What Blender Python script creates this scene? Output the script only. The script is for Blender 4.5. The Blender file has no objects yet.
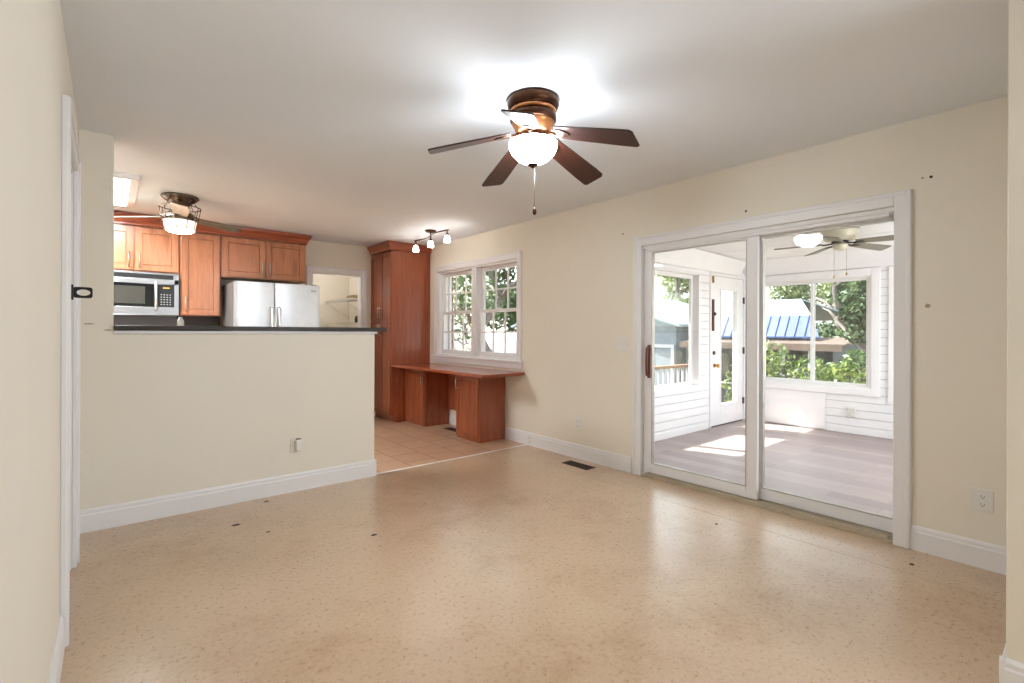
import bpy, bmesh, math, random
from mathutils import Matrix, Vector
random.seed(7)
PI = math.pi
SC = bpy.context.scene
COL = SC.collection

# ------------------------------------------------------------------ camera
cam_d = bpy.data.cameras.new('camera')
cam = bpy.data.objects.new('camera', cam_d)
COL.objects.link(cam)
F_PX, YAW, ROLL, H = 485.61, 0.6941, 0.0038, 1.2231
cam_d.sensor_fit = 'HORIZONTAL'
cam_d.sensor_width = 36.0
cam_d.lens = F_PX / 1024 * 36.0
cam_d.shift_y = (332.32 - 341.5) / 1024
cam_d.clip_start = 0.02
cam_d.clip_end = 300
_s, _c = math.sin(YAW), math.cos(YAW)
_F = Vector((_s, _c, 0)); _R = Vector((_c, -_s, 0)); _U = Vector((0, 0, 1))
_R3 = _R * math.cos(ROLL) + _U * math.sin(ROLL)
_U3 = _U * math.cos(ROLL) - _R * math.sin(ROLL)
M = Matrix((( _R3.x, _U3.x, -_F.x, 0), (_R3.y, _U3.y, -_F.y, 0), (_R3.z, _U3.z, -_F.z, H), (0, 0, 0, 1)))
cam.matrix_world = M
SC.camera = cam

# ------------------------------------------------------------------ world, sun, area lights, exposure
SC.view_settings.view_transform = 'Standard'
SC.view_settings.look = 'None'
SC.view_settings.gamma = 1.0
SC.view_settings.exposure = 1.78
SC.view_settings.use_curve_mapping = False
SC.cycles.max_bounces = 10
SC.cycles.diffuse_bounces = 5
SC.cycles.transparent_max_bounces = 16
SC.cycles.caustics_reflective = False
SC.cycles.caustics_refractive = False
SC.cycles.sample_clamp_indirect = 6.0

w = bpy.data.worlds.new('sky'); SC.world = w
w.use_nodes = True
nt = w.node_tree; nt.nodes.clear()
sky = nt.nodes.new('ShaderNodeTexSky'); sky.sky_type = 'NISHITA'
sky.sun_disc = False
SUN_DIR = Vector((0.40, -1.0, -1.37)).normalized()
sky.sun_elevation = math.asin(-SUN_DIR.z)
sky.sun_rotation = math.atan2(-SUN_DIR.x, -SUN_DIR.y)
sky.air_density = 1.0; sky.dust_density = 2.0
hsv = nt.nodes.new('ShaderNodeHueSaturation'); hsv.inputs['Saturation'].default_value = 0.3
bg = nt.nodes.new('ShaderNodeBackground'); bg.inputs[1].default_value = 0.29
wo = nt.nodes.new('ShaderNodeOutputWorld')
nt.links.new(sky.outputs[0], hsv.inputs['Color'])
nt.links.new(hsv.outputs[0], bg.inputs[0])
nt.links.new(bg.outputs[0], wo.inputs[0])

def light(name, kind, loc, energy, color=(1, 1, 1), direction=None, **kw):
    d = bpy.data.lights.new(name, kind); d.energy = energy; d.color = color
    for k, v in kw.items(): setattr(d, k, v)
    o = bpy.data.objects.new(name, d); COL.objects.link(o); o.location = loc
    if direction is not None:
        o.rotation_euler = Vector(direction).to_track_quat('-Z', 'Y').to_euler()
    return o
light('sun', 'SUN', (0, 20, 30), 6.0, (1.0, 0.95, 0.88), SUN_DIR, angle=0.009)
# added fill light in the hall behind the camera
light('hall_fill', 'AREA', (2.9, -2.7, 1.5), 25.0, (0.78, 0.89, 1.0), (-0.5, 1, 0.28), shape='RECTANGLE', size=1.9, size_y=1.6)
light('closet_lamp', 'POINT', (2.25, 7.25, 2.30), 3.0, (1.0, 0.96, 0.92), None, shadow_soft_size=0.06)
# added fill light brightening the sunroom from its unseen end
light('sunroom_fill', 'AREA', (5.4, -0.42, 1.3), 18.0, (0.90, 0.95, 1.0), (0, 1, -0.05), shape='RECTANGLE', size=2.2, size_y=1.5)

# ------------------------------------------------------------------ materials
def srgb(r, g, b):
    def f(c):
        c /= 255.0
        return c / 12.92 if c <= 0.04045 else ((c + 0.055) / 1.055) ** 2.4
    return (f(r), f(g), f(b), 1.0)

def new_mat(name):
    m = bpy.data.materials.new(name); m.use_nodes = True
    n = m.node_tree; n.nodes.clear()
    out = n.nodes.new('ShaderNodeOutputMaterial')
    p = n.nodes.new('ShaderNodeBsdfPrincipled')
    n.links.new(p.outputs[0], out.inputs[0])
    return m, n, p, out

def coords(n, kind='Object', scale=(1, 1, 1), rot=(0, 0, 0), loc=(0, 0, 0)):
    tc = n.nodes.new('ShaderNodeTexCoord'); mp = n.nodes.new('ShaderNodeMapping')
    mp.inputs['Scale'].default_value = scale; mp.inputs['Rotation'].default_value = rot
    mp.inputs['Location'].default_value = loc
    n.links.new(tc.outputs[kind], mp.inputs[0])
    return mp.outputs[0]

def noise(n, vec, scale, detail=4, rough=0.55, dist=0.0):
    t = n.nodes.new('ShaderNodeTexNoise')
    t.inputs['Scale'].default_value = scale; t.inputs['Detail'].default_value = detail
    t.inputs['Roughness'].default_value = rough; t.inputs['Distortion'].default_value = dist
    n.links.new(vec, t.inputs['Vector'])
    return t.outputs['Fac']

def ramp(n, fac, stops):
    r = n.nodes.new('ShaderNodeValToRGB')
    e = r.color_ramp.elements
    while len(e) < len(stops): e.new(0.5)
    for el, (p, c) in zip(e, stops): el.position = p; el.color = c
    n.links.new(fac, r.inputs[0])
    return r.outputs[0]

def mixc(n, a, b, fac=0.5, mode='MIX'):
    m = n.nodes.new('ShaderNodeMix'); m.data_type = 'RGBA'; m.blend_type = mode
    for sock, v in ((m.inputs[0], fac), (m.inputs[6], a), (m.inputs[7], b)):
        if hasattr(v, 'links'): n.links.new(v, sock)
        else: sock.default_value = v
    return m.outputs[2]

def bump(n, p, fac, strength=0.1, dist=0.01):
    b = n.nodes.new('ShaderNodeBump'); b.inputs['Strength'].default_value = strength
    b.inputs['Distance'].default_value = dist
    n.links.new(fac, b.inputs['Height']); n.links.new(b.outputs[0], p.inputs['Normal'])

def plain(name, col, rough=0.5, metal=0.0, var=0.05, scale=6.0, bmp=0.0, spec=0.5):
    m, n, p, o = new_mat(name)
    v = coords(n)
    f = noise(n, v, scale, 4)
    a = tuple(c * (1 - var) for c in col[:3]) + (1,); b = tuple(min(1, c * (1 + var)) for c in col[:3]) + (1,)
    n.links.new(ramp(n, f, [(0.3, a), (0.7, b)]), p.inputs['Base Color'])
    p.inputs['Roughness'].default_value = rough; p.inputs['Metallic'].default_value = metal
    p.inputs['Specular IOR Level'].default_value = spec
    if bmp: bump(n, p, noise(n, v, scale * 40, 2), bmp, 0.002)
    return m

def wood(name, dark, light_, rough=0.35, axis='Z', coat=0.0, fine=1.0):
    m, n, p, o = new_mat(name)
    sc = {'Z': (9, 9, 0.9), 'X': (0.9, 9, 9), 'Y': (9, 0.9, 9)}[axis]
    v = coords(n, scale=tuple(s * fine for s in sc))
    f = noise(n, v, 2.2, 8, 0.6, 0.6)
    v2 = coords(n, scale=tuple(s * fine * 4 for s in sc))
    g = noise(n, v2, 3.0, 3, 0.6)
    base = ramp(n, f, [(0.3, dark), (0.72, light_)])
    c = mixc(n, base, ramp(n, g, [(0.35, (0.72, 0.72, 0.72, 1)), (0.6, (1, 1, 1, 1))]), 0.35, 'MULTIPLY')
    n.links.new(c, p.inputs['Base Color'])
    p.inputs['Roughness'].default_value = rough
    p.inputs['Coat Weight'].default_value = coat
    p.inputs['Coat Roughness'].default_value = 0.2
    return m

def emit(name, col, strength):
    m, n, p, o = new_mat(name)
    p.inputs['Base Color'].default_value = col
    p.inputs['Emission Color'].default_value = col
    p.inputs['Emission Strength'].default_value = strength
    return m

def glass(name, tint=(0.96, 0.98, 0.97, 1), ior=1.45):
    m = bpy.data.materials.new(name); m.use_nodes = True
    n = m.node_tree; n.nodes.clear()
    out = n.nodes.new('ShaderNodeOutputMaterial')
    mix = n.nodes.new('ShaderNodeMixShader'); tr = n.nodes.new('ShaderNodeBsdfTransparent')
    gl = n.nodes.new('ShaderNodeBsdfGlossy'); lw = n.nodes.new('ShaderNodeLayerWeight')
    lw.inputs[0].default_value = 0.5; gl.inputs['Roughness'].default_value = 0.0
    tr.inputs[0].default_value = tint
    pw = n.nodes.new('ShaderNodeMath'); pw.operation = 'POWER'; pw.inputs[1].default_value = 5.0
    fr = n.nodes.new('ShaderNodeMath'); fr.operation = 'MULTIPLY_ADD'; fr.inputs[1].default_value = 0.9; fr.inputs[2].default_value = 0.035
    n.links.new(lw.outputs['Facing'], pw.inputs[0]); n.links.new(pw.outputs[0], fr.inputs[0])
    n.links.new(fr.outputs[0], mix.inputs[0]); n.links.new(tr.outputs[0], mix.inputs[1])
    n.links.new(gl.outputs[0], mix.inputs[2]); n.links.new(mix.outputs[0], out.inputs[0])
    return m

MAT = {}
MAT['wall'] = plain('wall_paint', srgb(232, 225, 211), 0.75, var=0.015, scale=1.6, bmp=0.03, spec=0.3)
MAT['white'] = plain('white_trim_paint', srgb(232, 230, 230), 0.4, var=0.015, scale=2.0)
MAT['ceiling'] = plain('ceiling_paint', srgb(236, 240, 246), 0.85, var=0.012, scale=1.3, bmp=0.03, spec=0.2)
MAT['siding'] = plain('white_siding_paint', srgb(236, 234, 236), 0.5, var=0.03, scale=3.0)
MAT['backing'] = plain('siding_gap', srgb(120, 112, 104), 0.9)
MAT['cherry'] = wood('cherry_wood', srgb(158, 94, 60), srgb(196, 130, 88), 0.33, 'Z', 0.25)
MAT['cherry_shaded'] = wood('shaded_cherry_wood', srgb(136, 68, 42), srgb(174, 96, 62), 0.33, 'Z', 0.25)  # same cherry wood; shade on pantry and desk put into the colour
MAT['cherry_top'] = wood('cherry_worktop', srgb(140, 62, 34), srgb(176, 88, 50), 0.2, 'Y', 0.5)
MAT['cherry_x'] = wood('cherry_crown', srgb(132, 58, 30), srgb(166, 80, 44), 0.3, 'X', 0.3)
MAT['walnut'] = wood('dark_walnut', srgb(34, 16, 10), srgb(66, 30, 20), 0.42, 'X', 0.0)
MAT['pale_blade'] = wood('pale_wood_blade', srgb(205, 170, 130), srgb(230, 200, 160), 0.4, 'X')
MAT['handle_wood'] = wood('handle_wood', srgb(92, 40, 22), srgb(126, 60, 34), 0.35, 'Z')
MAT['bronze'] = plain('oiled_bronze', srgb(74, 46, 30), 0.32, 0.85, 0.25, 14)
MAT['copper'] = plain('copper_band', srgb(190, 128, 84), 0.28, 0.9, 0.15, 14)
MAT['nickel'] = plain('brushed_nickel', srgb(190, 186, 180), 0.3, 1.0, 0.06, 30)
MAT['steel'] = plain('stainless_steel', srgb(226, 228, 232), 0.34, 0.9, 0.04, 12)
MAT['steel_dull'] = plain('microwave_stainless', srgb(170, 171, 174), 0.32, 1.0, 0.04, 12)
MAT['dark_nickel'] = plain('dark_nickel', srgb(104, 92, 82), 0.25, 0.95, 0.15, 12)
MAT['fridge_side'] = plain('fridge_grey_side', srgb(128, 126, 126), 0.5, 0.2)
MAT['black'] = plain('black_plastic', srgb(18, 18, 19), 0.3)
MAT['black_metal'] = plain('black_metal', srgb(26, 24, 22), 0.4, 0.4)
MAT['black_glass'] = plain('black_glass', srgb(16, 17, 18), 0.06)
MAT['mw_window'] = plain('microwave_window', srgb(66, 64, 58), 0.08)
MAT['button'] = plain('button_print', srgb(190, 190, 188), 0.5)
MAT['granite'] = plain('black_granite', srgb(42, 33, 27), 0.42, 0.0, 0.25, 90)
MAT['splash'] = plain('grey_backsplash', srgb(98, 100, 106), 0.45, 0.0, 0.08, 10)
MAT['plastic'] = plain('white_plastic', srgb(228, 226, 220), 0.35, var=0.02)
MAT['slot'] = plain('slot_black', srgb(30, 28, 26), 0.6)
MAT['vent'] = plain('register_bronze', srgb(66, 48, 34), 0.45, 0.5, 0.2)
MAT['brass'] = plain('brass', srgb(190, 140, 66), 0.25, 0.95, 0.1)
MAT['cream_metal'] = plain('cream_enamel', srgb(196, 188, 168), 0.35, 0.1)
MAT['grey_blade'] = wood('grey_wood_blade', srgb(104, 98, 84), srgb(134, 126, 108), 0.4, 'X')
MAT['alu'] = plain('aluminium_track', srgb(176, 170, 162), 0.4, 0.7, 0.1)
MAT['track_tan'] = plain('tan_threshold', srgb(182, 168, 146), 0.45, 0.0, 0.1)
MAT['glass'] = glass('window_glass')
MAT['bulb'] = emit('frosted_bowl_lit', (0.89, 0.95, 1.0, 1), 26.0)
MAT['bulb_small'] = emit('frosted_shade_lit', (1.0, 0.96, 0.90, 1), 9.0)
MAT['panel'] = emit('light_panel_diffuser', (0.88, 0.95, 1.0, 1), 17.0)
MAT['frost'] = emit('frosted_drum_glow', (0.95, 0.86, 0.72, 1), 0.35)
MAT['chain'] = plain('chain_metal', srgb(168, 150, 130), 0.35, 0.9)
MAT['wire'] = plain('white_wire', srgb(226, 222, 212), 0.4)
MAT['spot'] = plain('scuff_dark', srgb(56, 44, 34), 0.8)
MAT['seam'] = plain('floor_seam_filler', srgb(172, 142, 110), 0.6)
MAT['patch'] = plain('filler_patch', srgb(168, 148, 118), 0.8)
MAT['amber'] = emit('amber_digits', srgb(226, 170, 60), 0.6)

def floor_mat():
    m, n, p, o = new_mat('cork_floor')
    v = coords(n)
    big = noise(n, v, 1.1, 5, 0.6)
    med = noise(n, v, 48, 5, 0.7)
    fine = noise(n, v, 120, 3, 0.6)
    base = ramp(n, big, [(0.3, srgb(196, 168, 138)), (0.7, srgb(210, 184, 154))])
    c = mixc(n, base, ramp(n, med, [(0.34, srgb(180, 146, 112)), (0.52, srgb(255, 255, 255)), (0.7, srgb(255, 250, 240))]), 0.24, 'MULTIPLY')
    c = mixc(n, c, ramp(n, fine, [(0.36, srgb(190, 160, 128)), (0.46, srgb(255, 255, 255))]), 0.16, 'MULTIPLY')
    # worn stains: large soft blotches
    st = noise(n, coords(n, loc=(3.1, 1.7, 0)), 1.3, 7, 0.72)
    c = mixc(n, c, ramp(n, st, [(0.30, srgb(196, 166, 136)), (0.5, srgb(255, 255, 255))]), 0.5, 'MULTIPLY')
    n.links.new(c, p.inputs['Base Color'])
    rr = n.nodes.new('ShaderNodeMapRange'); rr.inputs[3].default_value = 0.22; rr.inputs[4].default_value = 0.36
    n.links.new(med, rr.inputs[0]); n.links.new(rr.outputs[0], p.inputs['Roughness'])
    p.inputs['Specular IOR Level'].default_value = 0.5
    p.inputs['Coat Weight'].default_value = 0.5; p.inputs['Coat Roughness'].default_value = 0.24
    bump(n, p, med, 0.03, 0.002)
    return m
MAT['floor'] = floor_mat()

def tile_mat():
    m, n, p, o = new_mat('kitchen_tile')
    # courses run along Y: rotate so brick rows run along Y
    v = coords(n, rot=(0, 0, PI / 2), loc=(0, 0, 0))
    b = n.nodes.new('ShaderNodeTexBrick'); n.links.new(v, b.inputs['Vector'])
    b.offset = 0.5; b.squash = 1.0
    b.inputs['Scale'].default_value = 1.0
    b.inputs['Brick Width'].default_value = 0.316; b.inputs['Row Height'].default_value = 0.3045
    b.inputs['Mortar Size'].default_value = 0.004; b.inputs['Mortar Smooth'].default_value = 0.1
    b.inputs['Color1'].default_value = srgb(200, 164, 134); b.inputs['Color2'].default_value = srgb(190, 152, 122)
    b.inputs['Mortar'].default_value = srgb(112, 82, 62)
    f = noise(n, coords(n), 9, 5)
    c = mixc(n, b.outputs['Color'], ramp(n, f, [(0.3, (0.86, 0.84, 0.82, 1)), (0.65, (1, 1, 1, 1))]), 0.6, 'MULTIPLY')
    n.links.new(c, p.inputs['Base Color']); p.inputs['Roughness'].default_value = 0.35
    return m
MAT['tile'] = tile_mat()

def plank_mat():
    m, n, p, o = new_mat('sunroom_planks')
    v = coords(n, rot=(0, 0, PI / 2))
    b = n.nodes.new('ShaderNodeTexBrick'); n.links.new(v, b.inputs['Vector'])
    b.offset = 0.37; b.inputs['Scale'].default_value = 1.0
    b.inputs['Brick Width'].default_value = 0.95; b.inputs['Row Height'].default_value = 0.16
    b.inputs['Mortar Size'].default_value = 0.0015
    b.inputs['Color1'].default_value = srgb(174, 156, 152); b.inputs['Color2'].default_value = srgb(150, 134, 132)
    b.inputs['Mortar'].default_value = srgb(120, 100, 88)
    f = noise(n, coords(n, scale=(6, 1, 1)), 5, 6)
    c = mixc(n, b.outputs['Color'], ramp(n, f, [(0.3, (0.84, 0.83, 0.82, 1)), (0.65, (1, 1, 1, 1))]), 0.6, 'MULTIPLY')
    n.links.new(c, p.inputs['Base Color']); p.inputs['Roughness'].default_value = 0.38
    return m
MAT['plank'] = plank_mat()

def brick_mat():
    m, n, p, o = new_mat('red_brick')
    v = coords(n, rot=(PI / 2, 0, 0))
    b = n.nodes.new('ShaderNodeTexBrick')
    tc = n.nodes.new('ShaderNodeTexCoord'); sx = n.nodes.new('ShaderNodeSeparateXYZ'); cx = n.nodes.new('ShaderNodeCombineXYZ')
    ad = n.nodes.new('ShaderNodeMath'); ad.operation = 'ADD'
    n.links.new(tc.outputs['Object'], sx.inputs[0]); n.links.new(sx.outputs[0], ad.inputs[0]); n.links.new(sx.outputs[1], ad.inputs[1])
    n.links.new(ad.outputs[0], cx.inputs[0]); n.links.new(sx.outputs[2], cx.inputs[1])
    n.links.new(cx.outputs[0], b.inputs['Vector'])
    b.inputs['Scale'].default_value = 1.0
    b.inputs['Brick Width'].default_value = 0.21; b.inputs['Row Height'].default_value = 0.075
    b.inputs['Mortar Size'].default_value = 0.006
    b.inputs['Color1'].default_value = srgb(128, 66, 54); b.inputs['Color2'].default_value = srgb(84, 46, 40)
    b.inputs['Mortar'].default_value = srgb(170, 160, 150)
    n.links.new(b.outputs['Color'], p.inputs['Base Color']); p.inputs['Roughness'].default_value = 0.9
    return m
MAT['brick'] = brick_mat()

def leaf_mat(name, dark, mid, lite, scale=3.0):
    m, n, p, o = new_mat(name)
    f = noise(n, coords(n), scale, 6, 0.75)
    c = ramp(n, f, [(0.32, dark), (0.5, mid), (0.68, lite)])
    n.links.new(c, p.inputs['Base Color']); p.inputs['Roughness'].default_value = 0.5
    tr = n.nodes.new('ShaderNodeBsdfTranslucent'); n.links.new(c, tr.inputs[0])
    mx = n.nodes.new('ShaderNodeMixShader'); mx.inputs[0].default_value = 0.35
    n.links.new(p.outputs[0], mx.inputs[1]); n.links.new(tr.outputs[0], mx.inputs[2]); n.links.new(mx.outputs[0], o.inputs[0])
    return m
MAT['leaf_dark'] = leaf_mat('dark_leaves', srgb(34, 50, 34), srgb(66, 86, 54), srgb(120, 140, 92))
MAT['leaf_sunlit'] = leaf_mat('sunlit_leaves', srgb(190, 194, 178), srgb(218, 220, 204), srgb(240, 238, 214))  # bright sunlight on the foliage put into the leaf colour
MAT['leaf_mid'] = leaf_mat('mid_leaves', srgb(70, 84, 56), srgb(122, 138, 92), srgb(190, 198, 140))
MAT['leaf_bush'] = leaf_mat('bush_leaves', srgb(36, 54, 28), srgb(84, 106, 50), srgb(186, 190, 96))
MAT['bark'] = plain('bark', srgb(110, 100, 98), 0.9, var=0.3, scale=8)
MAT['ground'] = plain('leafy_ground', srgb(132, 120, 96), 0.95, var=0.3, scale=3)
MAT['blue_roof'] = plain('blue_metal_roof', srgb(42, 64, 118), 0.6, 0.0, 0.1, 4)
MAT['teal_roof'] = plain('pale_teal_metal_roof', srgb(132, 148, 158), 0.5, 0.0, 0.1, 4)
MAT['grey_wall'] = plain('grey_plank_wall', srgb(120, 128, 140), 0.8, 0, 0.12, 5)
MAT['dark_wall'] = plain('dark_shed_wall', srgb(58, 62, 70), 0.8, 0, 0.15, 4)
MAT['brown_fascia'] = plain('brown_fascia', srgb(92, 76, 68), 0.8, 0, 0.2, 8)
MAT['deck_wood'] = wood('deck_wood', srgb(120, 84, 66), srgb(150, 110, 88), 0.7, 'X')
MAT['fence_wood'] = plain('weathered_fence', srgb(150, 150, 158), 0.9, 0, 0.2, 5)
MAT['trailer_white'] = plain('trailer_white', srgb(176, 176, 184), 0.4)
MAT['teal_skirt'] = plain('teal_skirt', srgb(70, 150, 180), 0.5)

# ------------------------------------------------------------------ mesh helpers
class MB:
    def __init__(s): s.v = []; s.f = []; s.sm = []; s.mi = []; s.cur = 0
    def _add(s, vs, fs, smooth=False):
        b = len(s.v); s.v += [tuple(p) for p in vs]
        for f in fs: s.f.append(tuple(b + i for i in f)); s.sm.append(smooth); s.mi.append(s.cur)
        return s
    def box(s, x0, x1, y0, y1, z0, z1):
        return s._add([(x0, y0, z0), (x1, y0, z0), (x1, y1, z0), (x0, y1, z0), (x0, y0, z1), (x1, y0, z1), (x1, y1, z1), (x0, y1, z1)],
                      [(0, 3, 2, 1), (4, 5, 6, 7), (0, 1, 5, 4), (1, 2, 6, 5), (2, 3, 7, 6), (3, 0, 4, 7)])
    def hexa(s, pts):
        return s._add(pts, [(0, 3, 2, 1), (4, 5, 6, 7), (0, 1, 5, 4), (1, 2, 6, 5), (2, 3, 7, 6), (3, 0, 4, 7)])
    def tube(s, path, r, n=8, closed=False):
        path = [Vector(p) for p in path]; N = len(path)
        rs = r if isinstance(r, (list, tuple)) else [r] * N
        rings = []; up = None
        for i, p in enumerate(path):
            if closed: t = path[(i + 1) % N] - path[i - 1]
            else: t = path[min(i + 1, N - 1)] - path[max(i - 1, 0)]
            t.normalize()
            if up is None: up = Vector((0, 0, 1)) if abs(t.z) < 0.9 else Vector((1, 0, 0))
            a = t.cross(up); a.normalize(); b = a.cross(t); b.normalize(); up = b
            rings.append([p + (a * math.cos(2 * PI * k / n) + b * math.sin(2 * PI * k / n)) * rs[i] for k in range(n)])
        vs = [q for ring in rings for q in ring]; fs = []
        M_ = N if closed else N - 1
        for i in range(M_):
            j = (i + 1) % N
            for k in range(n): fs.append((i * n + k, i * n + (k + 1) % n, j * n + (k + 1) % n, j * n + k))
        s._add(vs, fs, True)
        if not closed:
            b0 = len(s.v) - N * n
            s.f.append(tuple(b0 + k for k in range(n))[::-1]); s.sm.append(False); s.mi.append(s.cur)
            s.f.append(tuple(b0 + (N - 1) * n + k for k in range(n))); s.sm.append(False); s.mi.append(s.cur)
        return s
    def lathe(s, prof, c=(0, 0, 0), n=40, cap=True):
        vs = []; fs = []
        for r, z in prof:
            for k in range(n): vs.append((c[0] + r * math.cos(2 * PI * k / n), c[1] + r * math.sin(2 * PI * k / n), c[2] + z))
        for i in range(len(prof) - 1):
            for k in range(n): fs.append((i * n + k, i * n + (k + 1) % n, (i + 1) * n + (k + 1) % n, (i + 1) * n + k))
        s._add(vs, fs, True)
        if cap:
            b0 = len(s.v) - len(vs)
            for i in (0, len(prof) - 1):
                s.f.append(tuple(b0 + i * n + k for k in range(n))); s.sm.append(False); s.mi.append(s.cur)
        return s
    def prism(s, poly, d0, d1, axis):
        """2-D polygon extruded along axis: x -> (y,z), y -> (x,z), z -> (x,y)"""
        def P(p, d): return {'x': (d, p[0], p[1]), 'y': (p[0], d, p[1]), 'z': (p[0], p[1], d)}[axis]
        n = len(poly)
        vs = [P(p, d0) for p in poly] + [P(p, d1) for p in poly]
        fs = [tuple(range(n))[::-1], tuple(range(n, 2 * n))] + [(i, (i + 1) % n, n + (i + 1) % n, n + i) for i in range(n)]
        return s._add(vs, fs)
    def build(s, name, mat, parent=None, bevel=0.0, loc=None, rot=None, seg=2, world=False):
        me = bpy.data.meshes.new(name)
        off = Vector((0, 0, 0))
        if parent is not None and world: off = Vector(parent['_o'])
        me.from_pydata([tuple(Vector(p) - off) for p in s.v], [], s.f)
        mats = mat if isinstance(mat, (list, tuple)) else [mat]
        for m in mats: me.materials.append(MAT[m])
        for poly, sm, mi in zip(me.polygons, s.sm, s.mi): poly.use_smooth = sm; poly.material_index = mi
        bm = bmesh.new(); bm.from_mesh(me); bmesh.ops.recalc_face_normals(bm, faces=bm.faces); bm.to_mesh(me); bm.free()
        o = bpy.data.objects.new(name, me); COL.objects.link(o)
        if parent is not None: o.parent = parent
        if loc is not None: o.location = loc
        if rot is not None: o.rotation_euler = rot
        if bevel > 0:
            b = o.modifiers.new('bevel', 'BEVEL'); b.width = bevel; b.segments = seg; b.limit_method = 'ANGLE'; b.angle_limit = math.radians(50)
        return o

def tag(o, label, cat, group=None):
    o['label'] = label; o['category'] = cat
    if group: o['group'] = group
    return o
def thing(name, label, cat, loc=(0, 0, 0), rz=0.0, group=None):
    o = bpy.data.objects.new(name, None); COL.objects.link(o)
    o.location = loc; o.rotation_euler = (0, 0, rz); o['_o'] = tuple(loc)
    o.empty_display_size = 0.05
    return tag(o, label, cat, group)
def struct(o, label=None):
    o['kind'] = 'structure'
    if label: o['label'] = label
    return o
def sroot(name, loc=(0, 0, 0), label=None):
    o = bpy.data.objects.new(name, None); COL.objects.link(o); o.location = loc; o['_o'] = tuple(loc); o.empty_display_size = 0.05
    return struct(o, label)

def panel(mb, axis, a0, a1, t0, t1, z0, z1, holes=()):
    """wall slab with rectangular holes: axis 'x' = plane of constant X running along Y"""
    As = sorted({a0, a1, *[h[0] for h in holes], *[h[1] for h in holes]}); As = [a for a in As if a0 <= a <= a1]
    Zs = sorted({z0, z1, *[h[2] for h in holes], *[h[3] for h in holes]}); Zs = [z for z in Zs if z0 <= z <= z1]
    for i in range(len(As) - 1):
        zs = None
        for j in range(len(Zs) - 1):
            ca, cz = (As[i] + As[i + 1]) / 2, (Zs[j] + Zs[j + 1]) / 2
            solid = not any(h[0] < ca < h[1] and h[2] < cz < h[3] for h in holes)
            if solid and zs is None: zs = Zs[j]
            if zs is not None and (not solid or j == len(Zs) - 2):
                ze = Zs[j + 1] if solid else Zs[j]
                if axis == 'x': mb.box(t0, t1, As[i], As[i + 1], zs, ze)
                else: mb.box(As[i], As[i + 1], t0, t1, zs, ze)
                zs = None
    return mb

def ring_frame(mb, axis, a0, a1, z0, z1, w_, t0, t1, bottom=True, wb=None, wt=None):
    wb = w_ if wb is None else wb; wt = w_ if wt is None else wt
    def B(p, q, r, s_):
        if axis == 'x': mb.box(t0, t1, p, q, r, s_)
        else: mb.box(p, q, t0, t1, r, s_)
    B(a0, a0 + w_, z0, z1); B(a1 - w_, a1, z0, z1)
    B(a0 + w_, a1 - w_, z1 - wt, z1)
    if bottom: B(a0 + w_, a1 - w_, z0, z0 + wb)
    return mb

# ------------------------------------------------------------------ the shell
W = 3.522            # inner face of the right wall
WO = 3.66            # its outer face
LX = -0.139          # inner face of the left wall
HY = 3.922           # front face of the half wall
KY = 6.68            # kitchen end wall
CZ = 2.44
SY = 3.18            # sunroom left wall, inner face
BX = 6.97            # sunroom outer wall, inner face
SL0, SL1, SLZ = 0.75, 2.485, 1.965     # slider opening
KW0, KW1, KWZ0, KWZ1 = 4.135, 5.83, 0.905, 2.05

struct(MB().box(-0.6, W + 0.02, -3.3, 3.945, -0.1, 0).build('floor', 'floor'))
struct(MB().box(-1.75, W + 0.02, 3.965, 8.2, -0.1, 0).build('floor_kitchen', 'tile'))
struct(MB().box(1.762, W, 3.945, 3.965, -0.09, 0.003).build('trim_threshold', 'white'))
mb = MB()
struct(MB().box(-1.8, WO, -3.3, 8.2, CZ, CZ + 0.12).build('ceiling', 'ceiling'))
mb = MB(); panel(mb, 'x', -3.3, 8.2, W, WO, -0.1, CZ, [(SL0 - 0.03, SL1 + 0.03, -0.05, SLZ), (KW0, KW1, KWZ0, KWZ1)])
struct(mb.build('wall_right', 'wall'))
# brick veneer on the outside of the kitchen part of the right wall
mb = MB(); panel(mb, 'x', 3.34, 8.2, WO + 0.015, WO + 0.13, -1.3, 2.6, [(KW0 + 0.02, KW1 + 0.045, KWZ0 - 0.05, KWZ1 + 0.05)])
struct(mb.build('wall_brick_outside', 'brick'))
DY0, DY1, DZ = 2.625, 3.36, 2.045      # doorway in the left wall
mb = MB(); panel(mb, 'x', -3.3, HY + 0.12, LX - 0.12, LX, 0, CZ, [(DY0, DY1, 0, DZ)])
struct(mb.build('wall_left', 'wall'))
struct(MB().box(-0.6, LX - 0.12, 2.3, 3.7, 0, CZ).build('wall_behind_left_door', 'wall'))
# half wall and its full-height end pillar
PX = 0.027
mb = MB(); mb.prism([(LX, 0), (1.745, 0), (1.745, 1.204), (PX, 1.204), (PX, CZ), (LX, CZ)], HY, HY + 0.12, 'y')
struct(mb.build('wall_half', 'wall', bevel=0.004))
struct(MB().box(PX, 1.762, HY - 0.012, HY + 0.14, 1.205, 1.2245).build('trim_half_wall_cap', 'white', bevel=0.003))
struct(MB().box(-1.87, -1.75, 3.965, KY + 0.1, 0, CZ).build('wall_kitchen_left', 'wall'))
struct(MB().box(-1.75, LX - 0.12, 3.965, HY + 0.12, 0, CZ).build('wall_kitchen_front', 'wall'))
CL0, CL1, CLZ = 2.085, 2.775, 2.025    # closet doorway in the kitchen end wall
mb = MB(); panel(mb, 'y', -1.75, W, KY, KY + 0.11, 0, CZ, [(CL0, CL1, 0, CLZ)])
struct(mb.build('wall_kitchen_end', 'wall'))
struct(MB().box(1.55, W, 8.0, 8.1, 0, CZ).build('wall_closet_back', 'wall'))
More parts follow.
